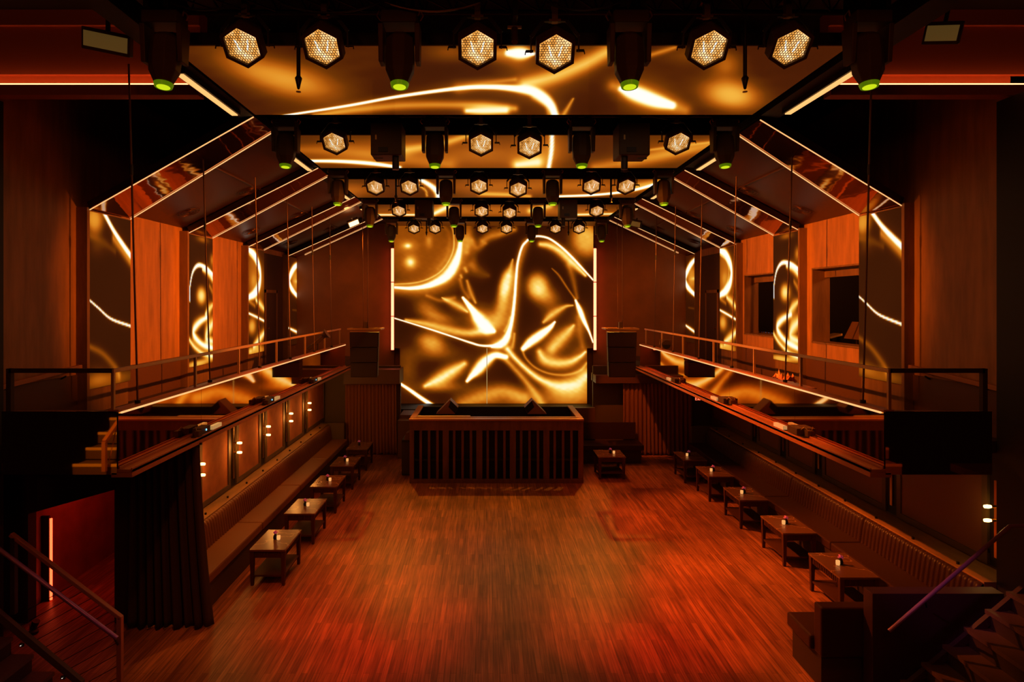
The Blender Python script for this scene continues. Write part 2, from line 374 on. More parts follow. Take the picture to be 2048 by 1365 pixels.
def Z(x, y, rx, ry, a, I, p=2): return (770+x/S1, 440+y/S1, rx/S1, ry/S1, a, I, p)
W_blobs = [Z(866,475,50,115,12,1.0,2.8), Z(846,620,58,110,12,.68,2.2), Z(800,730,80,70,0,.5,2), Z(700,730,140,80,30,.35,2), Z(430,1130,150,60,-25,.4,2), Z(200,170,330,330,0,.42,5), Z(163,187,26,17,0,.9), Z(183,305,34,36,0,.85), Z(163,187,70,45,0,.35), Z(183,305,65,65,0,.3), Z(315,155,26,46,0,.35),
 Z(1450,150,130,120,60,.78,3), Z(1450,80,90,60,0,.2), Z(330,880,110,70,15,.7,2.5), Z(300,630,100,60,20,.45), Z(380,700,130,45,15,.5), Z(1095,475,82,100,0,.88,2.8), Z(1160,545,95,75,30,.55),
 Z(1180,640,90,90,0,.15), Z(1400,760,90,130,0,.25), Z(360,960,200,60,0,.35), Z(420,1200,170,40,0,.4), Z(900,1290,260,80,0,.35), Z(1330,1270,220,90,0,.55,3),
 Z(1420,960,80,60,0,.35), Z(160,1080,90,160,0,.35), Z(700,690,120,120,0,.2), Z(640,300,30,80,0,.2), Z(840,60,110,40,-15,.3)]
def wall_fn(x, y, z, u, v):
    a, b = pix(x, y, z); base = .025+.025*softnoise(a, b, 90, 90, 3)+.015*softnoise(a, b, 25, 30, 8)
    return paint(a, b, W_strokes, W_blobs, base)*(1+.05*softnoise(a, b, 14, 12, 4))
def A2(x, y, w_): return (370+x/3.103, 80+y/3.103, w_)
def A3(x, y, w_): return (1030+x/3.057, 80+y/3.057, w_)
C_strokes = [
 ([A2(560,478,2), A2(1000,410,2.6), A2(1330,350,3.2), A2(1700,300,4), A2(1900,292,5), A3(0,297,7), A3(100,312,10), A3(170,350,11), A3(220,400,9), A3(248,470,8)], 1.3, 3),
 ([A2(800,470,4), A2(1100,430,8), A2(1400,405,9), A2(1800,405,8), A3(0,420,6)], .6, 2),
 ([A2(1750,440,6), A2(1850,440,10), A2(1990,438,8)], 1.0, 2),
 ([A2(1700,300,10), A2(1850,270,6), A2(2048,245,4)], .4, 2),
 ([A3(-40,80,7), A3(40,82,12), A3(110,85,4)], 1.3, 3), ([A3(-200,85,10), A3(0,80,20)], .5, 2),
 ([A3(60,270,12), A3(250,220,14), A3(420,150,14), A3(560,75,13)], .72, 2), ([A3(820,95,5), A3(900,70,5), A3(980,45,4)], .5, 2),
 ([A3(290,470,5), A3(320,420,4), A3(355,360,2)], .6, 2), ([A3(120,350,6), A3(190,400,5), A3(205,460,3)], .4, 2),
 ([A3(650,300,6), A3(730,325,15), A3(850,370,14), A3(960,400,8)], 1.35, 3), ([A3(600,280,12), A3(800,350,22), A3(1040,430,12)], .5, 2),
 # second, third and fourth panels
 ([(615,322,3), (680,323,3.5), (740,327,4), (800,335,3)], 1.3, 2.6), ([(600,300,10), (700,305,14), (900,330,14)], .35, 2),
 ([(1104,262,4), (1103,300,4), (1097,338,4)], 1.25, 2.6), ([(812,300,8), (880,288,7), (940,270,6)], .6, 2), ([(1035,330,9), (1075,325,12)], .9, 2.4),
 ([(1190,335,12), (1290,318,12), (1420,290,9)], .5, 2), ([(1300,300,2), (1360,292,3), (1420,285,2)], .4, 2),
 ([(842,360,4), (862,372,5), (874,384,6), (878,398,6)], 1.25, 2.6), ([(830,366,2), (850,380,2), (854,392,2)], .6, 2),
 ([(960,388,4), (1020,390,4), (1060,393,3)], .6, 2), ([(1118,393,2.2), (1190,390,2.4), (1260,382,2.6), (1320,366,3)], 1.3, 2.6), ([(1240,378,6), (1330,362,8)], .5, 2),
 ([(868,428,4), (895,414,5)], .9, 2), ([(1060,422,5), (1100,412,5)], .7, 2), ([(755,430,2), (860,430,2)], 1.0, 2), ([(1140,430,2), (1230,428,2)], .9, 2)]
C_blobs = [(575,160,110,36,14,.62,2.2), (480,125,70,30,20,.3,2), (1462,190,62,32,8,.75,2.4), (1452,130,30,26,0,.4,2), (1385,110,60,18,0,.25,2), (960,172,120,16,0,.15,2),
 (1090,300,60,40,0,.35,2), (960,310,90,30,0,.35,2), (760,300,120,30,0,.25,2), (1330,300,90,30,0,.2,2), (700,380,60,16,0,.35,2), (980,375,110,20,0,.35,2), (1180,372,120,16,0,.4,2),
 (990,422,300,12,0,.35,3), (900,105,50,20,0,.3,2)]
def ceil_fn(x, y, z, u, v):
    a, b = pix(x, y, z); base = .17+.07*softnoise(a, b*2.2, 330, 260, 21)+.02*softnoise(a, b, 60, 18, 9)+.06*(y > 8)
    d1 = ((a > 745) & (a < 790) & (b > 160)) | ((a > 1178) & (a < 1235))
    return paint(a, b, C_strokes, C_blobs, base-.03*d1)
LEG = [
 ([([(.3,-.02,.02),(.55,.08,.02),(.8,.16,.022),(1.02,.225,.024)],1.3,3), ([(.55,.13,.03),(.8,.2,.035),(1.02,.27,.03)],.55,2), ([(0,.5,.006),(.2,.545,.007),(.5,.61,.008),(1,.66,.009)],1.25,2.4),
   ([(0,.76,.02),(.3,.81,.025),(.6,.9,.03),(.7,.95,.03)],.4,2), ([(0,.14,.02),(.3,.16,.03),(.6,.21,.02)],.25,2)],
  [(.1,.04,.22,.09,0,.7,3), (.5,.97,.7,.05,0,.4,3), (.15,.93,.3,.06,0,.3,2), (.15,.2,.2,.05,0,.2,2)]),
 ([([(.02,.5,.012),(.03,.4,.014),(.15,.28,.016),(.38,.225,.018),(.7,.24,.018),(1.02,.29,.018)],1.3,3), ([(.55,.255,.016),(.8,.275,.03),(1.02,.33,.03)],.95,3), ([(1.02,.53,.02),(.82,.57,.04),(.68,.605,.02)],.85,2.4),
   ([(.75,.63,.02),(.4,.67,.04),(.17,.73,.05),(.28,.79,.04),(.6,.85,.03),(1.02,.885,.025)],1.15,2.6), ([(1.02,.68,.05),(.78,.74,.07),(.72,.8,.05),(1.02,.83,.03)],.95,3), ([(0,.79,.02),(.25,.86,.02),(.65,.925,.02),(1.02,.95,.02)],.9,2.4),
   ([(.85,.38,.02),(1,.43,.03)],.5,2)],
  [(.5,.46,.22,.075,0,.95,2.6), (.55,.02,.3,.03,0,.5,2), (.98,.17,.12,.06,0,.6,2), (.3,.985,.5,.03,0,.8,3), (.9,.97,.3,.03,0,.5,2)]),
 ([([(0,.02,.03),(.4,.07,.05),(.72,.2,.06),(.7,.33,.06),(.42,.42,.05),(0,.465,.03)],1.3,3), ([(0,.06,.01),(.4,.12,.012),(.58,.22,.012),(.5,.34,.012),(.3,.4,.01)],.5,2), ([(0,.615,.012),(.5,.655,.014),(1.02,.70,.014)],1.2,2.6),
   ([(.45,.49,.02),(.75,.535,.04),(1.02,.585,.03)],.85,2.4), ([(0,.5,.02),(.4,.55,.02)],.4,2), ([(.3,.93,.03),(.65,.88,.05),(1,.82,.04)],.95,2.6)],
  [(.25,.25,.5,.25,0,.45,4), (.9,.3,.3,.2,0,.4,2), (.2,.74,.3,.09,0,.75,2.4), (.5,.98,.7,.05,0,.65,3), (.1,.97,.15,.04,0,.6,2), (.3,.3,.2,.08,0,.3,2)]),
 ([([(1.02,.06,.03),(.5,.13,.05),(.1,.24,.06),(.2,.33,.05),(.6,.4,.035),(1.02,.45,.03)],1.3,3), ([(0,.8,.012),(.5,.835,.02),(1.02,.87,.02)],1.2,2.6), ([(.4,.6,.01),(1,.61,.012)],.25,2)],
  [(.8,.26,.6,.16,0,.65,3), (1,.27,.4,.02,0,.5,2)])]
def leg_fn(k):
    st, bl = LEG[k]
    def fn(x, y, z, u, v): return paint(u, v*1.0, st, bl, np.full(u.shape, .035)+.02*softnoise(u, v, .8, .5, k))
    return fn
# wall of LED, two tiers
t = thing('led_wall', 'large upper LED video wall of swirling molten gold behind the booth', 'screen', (0, 18.65, 0))
x0, x1 = -2.80, 3.19
led_grid('picture_surface', t, lambda u, v: (x0+u*(x1-x0), u*0, 6.5-v*(6.5-2.81)), 330, 220, lambda x, y, z, u, v: wall_fn(x, y+18.65, z, u, v))
MB().box(x0, x1, .01, .12, 2.81, 6.5).build('cabinet', M_metal, t)
t = thing('led_wall', 'narrower lower LED video wall of molten gold directly behind the booth top', 'screen', (0, 18.8, 0))
x0b, x1b = -2.646, 3.025
led_grid('picture_surface', t, lambda u, v: (x0b+u*(x1b-x0b), u*0, 2.805-v*(2.805-1.12)), 300, 110, lambda x, y, z, u, v: wall_fn(x, y+18.8, z, u, v))
MB().box(x0b, x1b, .01, .09, 1.12, 2.805).build('cabinet', M_metal, t)
MB().box(-.02, .0, -.004, 0, 1.12, 2.8).build('seam', mat('panel_seam', (.1,.05,.02), .5, emis=(.9,.6,.2), es=.5), t)
ZC = 6.485; CX0, CX1 = -2.83, 3.23
lab = ['LED ceiling panel of flowing gold nearest the camera, above the front lamps', 'second LED ceiling panel, between the second and third trusses', 'third LED ceiling panel, between the third and fourth trusses', 'fourth LED ceiling panel, between the fourth and rear trusses', 'short LED ceiling strip meeting the top of the video wall']
for k, (ya, yb, nu, nv) in enumerate(((5.53, 7.56, 420, 90), (8.5, 10.56, 300, 50), (11.55, 13.56, 220, 34), (14.55, 16.56, 170, 24), (17.6, 18.6, 120, 10))):
    t = thing('led_ceiling_panel', lab[k], 'screen', (0, 0, ZC), 'LED ceiling panels')
    led_grid('picture_surface', t, lambda u, v, ya=ya, yb=yb: (CX0+u*(CX1-CX0), yb+(ya-yb)*v, u*0), nu, nv, lambda x, y, z, u, v: ceil_fn(x, y, z+ZC, u, v))
    MB().box(CX0, CX1, ya, yb, .01, .12).build('cabinet', M_metal, t)

# ------------------------------------------------------------------ room shell
LW, RW = -4.55, 6.28           # lower side walls
UL, UR = -5.93, 6.16           # upper side walls
struct(MB().box(-8.5, 8.5, -3, 20, -.1, 0).build('floor', M_floor))
struct(MB().box(-8.5, 8.5, -3, 20, 7.6, 7.7).build('ceiling', M_black))
m = MB().box(-8.5, -2.82, 18.78, 19.1, 0, 7.6); m.box(3.21, 8.5, 18.78, 19.1, 0, 7.6); m.box(-2.82, 3.21, 18.95, 19.1, 0, 7.6)
struct(m.build('wall_back', mat('back_wall_brown', (.2, .075, .03), .7, var=.15, vscale=2)))
struct(MB().box(-8.5, 8.5, -3.1, -3, 0, 7.6).build('wall_front', M_black))
# upper side walls; on the window side the wall has two openings
def bays(side, X, th):
    x0, x1 = sorted((X, X+th)); m = MB()
    if side < 0: m.box(x0, x1, 7.3, 18.95, 3.15, 7.6)
    else:
        ys = [7.3, 10.12, 11.72, 13.2, 14.8, 18.95]
        for a, b, op in ((7.3, 10.12, 0), (10.12, 11.72, 1), (11.72, 13.2, 0), (13.2, 14.8, 1), (14.8, 18.95, 0)):
            if op: m.box(x0, x1, a, b, 3.15, 3.43); m.box(x0, x1, a, b, 4.84, 7.6)
            else: m.box(x0, x1, a, b, 3.15, 7.6)
    return m
struct(bays(-1, UL, -.12).build('wall_left', M_ply)); struct(bays(1, UR, .3).build('wall_right', M_ply))
struct(MB().box(UL-.12, UL+.02, 7.3, 18.95, 2.55, 3.15).build('trim_1', M_brown)); struct(MB().box(UR-.02, UR+.3, 7.3, 18.95, 2.55, 3.15).build('trim_2', M_brown))  # darker brown band along the foot of the upper walls
# control rooms behind the openings
for a, b in ((9.4, 12.2), (12.6, 15.3)):
    for q6 in ((8.3, 8.4, a, b, 2.6, 5.3), (UR+.3, 8.3, a-.1, a, 2.6, 5.3), (UR+.3, 8.3, b, b+.1, 2.6, 5.3)): struct(MB().box(*q6).build('wall_control_room', M_booth_in))
    struct(MB().box(UR+.3, 8.3, a, b, 5.3, 5.4).build('ceiling_control_room', M_booth_in)); struct(MB().box(UR+.3, 8.3, a, b, 2.5, 2.6).build('floor_control_room', M_booth_in))
for k, (a, b) in enumerate(((10.12, 11.72), (13.2, 14.8))):
    m = MB(); x = UR
    m.box(x-.03, x+.3, a-.0, a+.03, 3.43, 4.84); m.box(x-.03, x+.3, b-.03, b, 3.43, 4.84); m.box(x-.03, x+.3, a, b, 3.43, 3.46); m.box(x-.03, x+.3, a, b, 4.81, 4.84)
    m.box(x+.2, x+.28, a, b, 4.66, 4.84)
    o = struct(m.build('window_%d' % (k+1), M_wall))
# the dark masses closing the upper corners, near the camera
struct(MB().box(-7.6, -5.68, 6.62, 7.28, 0, 6.55).build('column', M_black)); struct(MB().box(5.98, 7.6, 6.62, 7.28, 0, 6.55).build('column', M_black))
# bulkhead with cove strip on both sides
for s, xa, xb, nm in ((-1, -8.4, -3.35, 'lit-sconce'), (1, 3.98, 8.4, 'control-window')):
    m = MB(); m.box(xa, xb, 7.18, 7.34, 6.60, 6.72); m.box(xa, xb, 7.30, 7.42, 6.70, 7.6); m.box(xa, xb, 7.24, 7.30, 6.86, 7.6); m.box(xa, xb, 7.2, 7.24, 7.42, 7.6)
    o = struct(m.build('beam', mat('bulkhead_red_brown', (.5, .16, .08), .6)))
    o = MB().box(xa, xb, 7.19, 7.215, 6.722, 6.738).build('light_strip', M_cove)
    tag(o, 'long glowing orange cove strip on the ceiling bulkhead, %s side' % nm, 'light strip', 'cove light strips')

# sloping soffits
XiL, ZiL, XoL, ZoL = -2.963, 6.548, -5.77, 5.54
XiR, ZiR, XoR, ZoR = 3.46, 6.51, 6.013, 5.60
for s, xi, zi, xo, zo, nm in ((-1, XiL, ZiL, UL, 5.50, 'left'), (1, XiR, ZiR, UR, 5.56, 'right')):
    up = .14; ya, yb = 9.3, 18.95
    q = lambda y, e=0: [(xi, y, zi+up), (xo, y, zo+up), (xo, y, zo+up+.1), (xi, y, zi+up+.1)]
    m = MB(); a = [(xi, 8.1, zi+up), (xo, 9.6, zo+up), (xo, 9.6, zo+up+.1), (xi, 8.1, zi+up+.1)]
    m.hexa(a, q(yb))
    struct(m.build('ceiling_%s' % nm, M_soffit))
    # perforated vent rings and joints on the soffit
    m = MB(); sl = Vector((xo-xi, 0, zo-zi)); 
    for k, yy in enumerate((11.2, 14.2, 17.0)):
        m2 = MB()
        for fr in (.45, .82):
            c = Vector((xi, yy, zi+up-.012))+sl*fr; u_ = sl.normalized(); w_ = Vector((0, 1, 0)); 
            for R in (.2, .15, .1, .05):
                m.tube([c+u_*R*math.cos(a_)+w_*R*math.sin(a_) for a_ in np.linspace(0, 2*PI, 25)], .006, 4)
    m.bar(Vector((xi, 8.8, zi+up-.01))+sl*.4, Vector((xi, 18.9, zi+up-.01))+sl*.4, .02)
    tag(m.build('ceiling_vent', mat('vent_ring_bronze', (.16,.07,.03), .3, .7)), 'concentric ring air vents on the sloping soffit, %s side' % ('lit-sconce' if s < 0 else 'control-window'), 'vent', 'soffit ring vents')
    # inner boxing between soffit and LED ceiling
    m = MB(); e0, e1 = sorted((xi-.22 if s < 0 else xi+.28, xi))
    m.box(e0, e1, 3, 18.6, 6.56, 6.75); 
    struct(m.build('beam', M_black))
    # warm bars running along each bay
    for k, (ba, bb) in enumerate(((6.24, 7.6), (9.5, 10.8), (12.5, 13.8), (15.3, 16.4))):
        xx = xi-.13 if s < 0 else xi+.2
        if s > 0: ba, bb = ba-.1, bb-.05
        t = thing('light_bar', 'warm linear light bar beside LED ceiling panel %s, %s side' % (['one, by the camera', 'two', 'three', 'four at the back'][k], 'lit-sconce' if s < 0 else 'control-window'), 'light bar', (xx, 0, 6.485), 'ceiling light bars')
        MB().box(-.035, .035, ba, bb, 0, .012).build('diffuser', M_bar, t); MB().box(-.06, .06, ba-.02, bb+.02, .012, .07).build('housing', M_metal, t)

# portals: LED leg + copper mirror band + light strips
for k in range(4):
    nmk = ['nearest portal', 'second portal', 'third portal', 'rearmost portal'][k]
    for s in (-1, 1):
        xi, zi, xo, zo, X = (XiL, ZiL, XoL, ZoL, UL) if s < 0 else (XiR, ZiR, XoR, ZoR, UR)
        yi0, yi1 = 7.86+3*k, 8.57+3*k; yo0, yo1 = 9.0+3*k, 10.03+3*k
        if k == 3: yo1 = 18.9; 
        side = 'lit-sconce side' if s < 0 else 'control-window side'
        t = thing('led_column', 'upright LED panel of the %s above the balcony, %s' % (nmk, side), 'screen', (0, 0, 0), 'LED portal legs')
        zb = 2.93 if s < 0 else 3.0
        if s < 0: cor = lambda u, v, a=yo0, b=yo1, xo=xo, zo=zo, zb=zb: (u*0+xo, a+(b-a)*u, zo-.02-v*(zo-.02-zb))
        else:     cor = lambda u, v, a=yo0, b=yo1, xo=xo, zo=zo, zb=zb: (u*0+xo, b+(a-b)*u, zo-.02-v*(zo-.02-zb))
        led_grid('picture_surface', t, cor, 40, 110, leg_fn(k))
        a_, b_ = sorted((xo-s*-.006, X+s*.0)); m = MB()
        m.box(min(xo+s*.006, X), max(xo+s*.006, X), yo0-.0, yo1, zb, zo); m.box(min(xo-s*.0+s*.0, X), max(xo, X), yo0-.06, yo0, 2.56, zo+.03)
        m.box(min(xo+s*.04, X), max(xo+s*.04, X), yo0, yo1, 2.56, zb)
        m.build('leg_casing', M_wall, t)
        # band
        t = thing('portal_rafter', 'sloping copper mirror band of the %s with two light strips, %s' % (nmk, side), 'ceiling band', (0, 0, 0), 'portal rafters')
        A = [Vector((xi, yi0, zi)), Vector((xo, yo0, zo)), Vector((xo, yo1, zo)), Vector((xi, yi1, zi))]
        n = (A[1]-A[0]).cross(A[3]-A[0]).normalized(); n = n if n.z > 0 else -n
        MB().hexa([p+n*.02 for p in A], [p+n*.12 for p in A]).build('casing', M_metal, t)
        MB().hexa([p+n*.012 for p in A], [p+n*.02 for p in A]).build('mirror_panel', M_copperfilm, t)
        for e in ((0, 1), (3, 2)):
            MB().bar(A[e[0]], A[e[1]], .011).build('light_strip', M_strip, t)

# ------------------------------------------------------------------ balconies
BL, BR = -3.86, 4.15
YB0, YB1 = 6.46, 16.8
for s, X, wallx, lw, nm in ((-1, BL, UL, LW, 'left'), (1, BR, UR, RW, 'right')):
    side = 'lit-sconce side' if s < 0 else 'control-window side'
    q = lambda a, b: (min(a, b), max(a, b))
    xo = X+s*.06
    m = MB(); a, b = q(xo, wallx+s*.15); m.box(a, b, 7.3, 18.9, 2.42, 2.56); a, b = q(xo, s*5.2 if s > 0 else -5.02); m.box(a, b, 6.5, 7.3, 2.42, 2.56)
    if s > 0:
        a, b = q(wallx, lw+.4); m.box(a, b, 7.3, 18.9, 2.42, 2.56)
    struct(m.build('floor_balcony', M_dark))
    # parapet: bronze mirror outside, brown inside
    t = thing('balcony_parapet', 'bronze mirror balcony front with glowing top strip, %s' % side, 'balcony front', (0, 0, 0))
    a, b = q(X, X+s*.07); xe = -5.06 if s < 0 else 5.26
    m = MB().box(a, b, YB0+.01, YB1, 2.46, 3.05); a2, b2 = q(X, xe); m.box(a2, b2, YB0+.01, YB0+.07, 2.40, 3.06); m.build('parapet_core', M_brown, t)
    a, b = q(X-s*.008, X); 
    js = [YB0+.01, 8.35, 10.6, 12.9, 15.0, YB1]
    for i in range(5): MB().box(a, b, js[i]+.003, js[i+1]-.003, 2.46, 3.045).build('mirror_panel', M_bronze, t)
    a, b = q(X, xe); MB().box(a, b, YB0, YB0+.01, 2.40, 3.06).build('mirror_panel', mat('smoked_mirror', (.75, .45, .25), .03, 1) if s < 0 else bpy.data.materials['smoked_mirror'], t)
    a, b = q(X-s*.02, X+s*.09); MB().box(a, b, YB0, YB1, 3.05, 3.075).build('cap', M_trim, t)
    a, b = q(X-s*.026, X-s*.008); MB().box(a, b, YB0+.05, YB1, 3.03, 3.048).build('light_strip', M_strip, t)
    a, b = q(X-s*.16, X); m = MB().box(a, b, YB0, YB1, 2.42, 2.455); m.box(*q(X-s*.16, X-s*.145), YB0, YB1, 2.37, 2.47); m.box(*q(X-s*.03, X-s*.02), YB0, YB1, 2.455, 2.485); m.box(*q(X-s*.15, X+s*.06), YB0, YB1, 2.37, 2.42)
    m.build('lower_ledge', M_trim, t, .004)
    # deck railing
    t = thing('balcony_railing', 'slim bronze railing above the mirror balcony front, %s' % side, 'railing', (0, 0, 0))
    zr, zt = 3.46, 3.075; xr = X+s*.05; m = MB()
    MB().box(*q(xr-.02, xr+.02), YB0, 16.5, zr, zr+.04).build('top_rail', M_rail, t, .004)
    for yy in (YB0+.02, 8.3, 9.75, 11.5, 13.3, 14.9, 16.4): MB().box(xr-.015, xr+.015, yy-.015, yy+.015, zt, zr).build('post', M_rail, t)
    xp = xe-s*.07
    MB().box(*q(xr, xp), YB0, YB0+.04, zr-.0, zr+.045).build('end_rail', M_dark, t)
    MB().box(xp-.025, xp+.025, YB0, YB0+.05, 3.06, zr+.045).build('end_post', M_dark, t)
    # wall handrail seen through the end bay
    y0_, y1_ = (7.45, 8.7)
    t = thing('wall_handrail', 'sloping timber handrail fixed to the upper wall, %s' % side, 'handrail', (0, 0, 0))
    zA, zB = (3.28, 3.22) if s < 0 else (3.2, 3.24); xw = wallx-s*.09
    MB().bar((xw, 7.35, 3.17), (xw, 8.9, 3.27), .06).build('rail', M_trim, t, .006)
    for yy in (7.6, 8.6): MB().bar((xw, yy, 3.17), (wallx, yy, 3.12), .02).build('bracket', M_metal, t)
    # wall panel low on the upper wall near end
    # thin suspension rods from the soffit
    for i, (yy, dx, zt_) in enumerate(((6.9, -.1, 6.6), (8.7, -.1, 6.05), (10.6, -.08, 6.1), (12.25, -.07, 6.1), (13.95, -.06, 6.1), (15.5, -.05, 6.1))):
        xb = X+s*.03; xt = xb+s*abs(dx); 
        zz = zt_+.0
        t = thing('suspension_rod', 'thin bronze hanger rod number %s from the mezzanine, %s balcony' % (['one', 'two', 'three', 'four', 'five', 'six'][i], side.replace(' side', '-side')), 'rod', (0, 0, 0), 'balcony hanger rods')
        MB().tube([(xb, yy, 3.075), (xt, yy, zz+.25)], .011, 8).build('rod', M_rod, t); MB().cyl((xb, yy, 3.07), (xb, yy, 3.11), .03, 10).build('foot', M_metal, t)
        m = MB(); p = Vector((xb, yy, 3.075)).lerp(Vector((xt, yy, zz)), .72); m.cyl(p, p+Vector((0, 0, .12)), .018, 8).build('turnbuckle', M_metal, t)

# small laser units and linear lights sitting on the balcony ledges
def ledge_unit():
    t = thing('effect_light', '', 'stage light', group='balcony ledge effect lights')
    MB().box(-.07, .05, -.16, .1, .012, .10).build('casing', M_fix, t, .006)
    MB().box(-.09, -.03, .12, .22, .012, .09).build('driver_box', M_fix, t, .004)
    MB().cyl((-.072, -.03, .06), (-.078, -.03, .06), .014, 10).build('lens', M_blue, t)
    MB().box(-.05, .02, -.1, .2, 0, .014).build('bracket', M_metal, t)
    m = MB().tube([(0, .1, .08), (-.02, .16, .13), (-.05, .19, .09)], .006, 6); m.build('cable', M_steel, t)
    return t
proto = ledge_unit(); used = [False]
for s, X, side in ((-1, BL, 'lit-sconce'), (1, BR, 'control-window')):
    for i, yy in enumerate((8.15, 10.65, 13.4)):
        o = place(proto, used, (X-s*.08, yy, 2.456), 'small black effect light on the %s balcony ledge, %s' % (side, ['nearest of three', 'middle of three', 'farthest of three'][i]))
        if s < 0: o.rotation_euler = (0, 0, PI)
for s, X, side in ((-1, BL, 'lit-sconce'), (1, BR, 'control-window')):
    for i, yy in enumerate((8.55, 11.0, 13.75)):
        t = thing('linear_light', 'short clear glowing tube light beside the %s effect light, %s ledge' % (['nearest', 'middle', 'farthest'][i], side), 'light bar', (X-s*.11, yy, 2.456), 'ledge tube lights')
        MB().box(-.03, .03, -.14, .14, .008, .06).build('cover', mat('amber_acrylic', (.7, .4, .12), .15, emis=(1, .6, .2), es=.35) if 'amber_acrylic' not in bpy.data.materials else bpy.data.materials['amber_acrylic'], t, .004)
        MB().box(-.035, .035, -.15, .15, 0, .01).build('base', M_metal, t)

# ------------------------------------------------------------------ under the balconies
def panel_wall(s, X, ys, y_near, y_far, nm):
    q = lambda a, b: (min(a, b), max(a, b))
    struct(MB().box(*q(X, X+s*.12), y_near, y_far, 0, 2.42).build('wall_%s_lower' % nm, M_olive))
    m = MB(); m2 = MB(); m3 = MB(); inn = lambda a: X-s*a
    edges = [y_near]+[y for y in ys]+[y_far]
    for i in range(len(edges)-1):
        a = edges[i]+(.13 if i else .05); b = edges[i+1]-(.13 if i < len(edges)-2 else .05)
        if b-a < .3: continue
        # framed plaster panel
        m.box(*q(inn(0), inn(.03)), a, b, .92, 1.0); m.box(*q(inn(0), inn(.03)), a, b, 2.3, 2.42)
        m.box(*q(inn(0), inn(.03)), a, a+.09, 1.0, 2.3); m.box(*q(inn(0), inn(.03)), b-.09, b, 1.0, 2.3)
        m2.box(*q(inn(0), inn(.012)), a+.09, b-.09, 1.0, 2.3)
    for y in ys: m3.box(*q(inn(0), inn(.006)), y-.12, y+.12, .92, 2.42)
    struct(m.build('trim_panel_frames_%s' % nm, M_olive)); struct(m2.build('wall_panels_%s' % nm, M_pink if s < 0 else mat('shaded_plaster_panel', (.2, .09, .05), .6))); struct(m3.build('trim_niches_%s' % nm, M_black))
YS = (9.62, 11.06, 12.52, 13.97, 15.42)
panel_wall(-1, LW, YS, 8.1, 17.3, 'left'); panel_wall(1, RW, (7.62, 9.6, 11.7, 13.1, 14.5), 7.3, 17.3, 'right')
def sconce(lit):
    t = thing('wall_sconce', '', 'wall lamp', group='wall sconces')
    MB().box(-.012, .012, -.025, .025, -.55, .4).build('back_bar', M_brass, t)
    for z in (-.085, .085):
        a = MB().cyl((.01, 0, z), (.07, 0, z), .018, 10).build('arm', M_brass, t)
        MB().lathe([(0, 0), (.018, .01), (.024, .05), (.02, .09), (0, .1)], 12).build('bulb', M_bulb if lit else M_candle, a)
        b = a.children[0]; b.rotation_euler = (0, PI/2, 0); b.location = (.06, 0, z)
    return t
ps = sconce(True); used = [False]
words5 = ['hidden half by the black curtain', 'second along from the black curtain', 'third along from the black curtain', 'fourth along from the black curtain', 'fifth and farthest from the black curtain']
for i, y in enumerate(YS):
    o = place(ps, used, (LW+.02, y, 1.6), 'twin-bulb brass sconce above the long banquette, %s' % words5[i])
    point('sconce_light', (LW+.22, y, 1.6), 8.0, (1, .36, .06), .05)
o = place(ps, used, (RW-.02, 7.62, 1.6), 'lit twin-bulb brass sconce beside the dark column, control-window side', (0, 0, PI)); point('sconce_light', (RW-.2, 7.6, 1.6), 1.4, (1, .55, .1), .05)
pu = sconce(False); used = [False]
for i, y in enumerate((9.6, 11.7, 13.1, 14.5)):
    o = place(pu, used, (RW-.02, y, 1.6), 'dim brass sconce on the dark panelled wall, %s from the lit one' % ['first', 'second', 'third', 'fourth'][i], (0, 0, PI), 'dim sconces')
    point('sconce_light', (RW-.15, y, 2.1), .35, (1, .5, .12), .03)

# banquettes with channelled backs
def channels(m, xb, s, y0, y1, z0, z1, depth, lean):
    """vertical padded channels facing -s ; xb is the back plane"""
    n = max(2, round((y1-y0)/.085)); K = 6; prof = []
    for i in range(n*K+1):
        f = i/K; c = abs(math.sin(PI*f)); prof.append((y0+(y1-y0)*i/(n*K), depth*(.62+.38*c**.6)))
    rows = [(z0, 1.0), (z0+(z1-z0)*.5, 1.0), (z1-.05, .96), (z1-.012, .8), (z1, .35)]
    vs = []
    for z, sc in rows:
        for y, d in prof: vs.append((xb-s*(d*sc+lean*(1-(z-z0)/(z1-z0))), y, z))
    w_ = len(prof); fs = [(j*w_+i, j*w_+i+1, (j+1)*w_+i+1, (j+1)*w_+i) for j in range(len(rows)-1) for i in range(w_-1)]
    m.add(vs, fs, True); m.box(min(xb-s*(.3*depth), xb), max(xb-s*(.3*depth), xb), y0, y1, z0, z1)
def banquette(s, xf, xbk, xw, ya, yb, secs, label, leather):
    q = lambda a, b: (min(a, b), max(a, b))
    t = thing('banquette', label, 'bench', (0, 0, 0))
    MB().box(*q(xf+s*.03, xw), ya, yb, 0, .36).build('plinth', M_dark, t)
    e = np.linspace(ya, yb, secs+1)
    for i in range(secs):
        MB().box(*q(xf, xbk+s*.05), e[i]+.004, e[i+1]-.004, .36, .5).build('seat_cushion', leather, t, .025)
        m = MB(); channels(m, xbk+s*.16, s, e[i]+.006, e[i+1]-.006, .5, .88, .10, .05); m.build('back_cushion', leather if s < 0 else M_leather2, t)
    lm = MB().box(*q(xbk+s*.13, xw), ya, yb, .36, .9); lm.build('ledge', M_ledge, t, .004)
    for yy in np.arange(ya+.5, yb, .82): MB().cyl((xbk+s*.2, yy, .9), (xbk+s*.2, yy, .93), .018, 8).build('ledge_knob', M_black, t)
    # closing end at the far side
    MB().box(*q(xf+s*.1, xw), yb, yb+.14, 0, .92).build('end_panel', M_olive, t, .006)
    return t
banquette(-1, -3.77, -4.17, LW+.01, 8.3, 16.75, 4, 'long tan leather banquette under the lit sconces', M_leather)
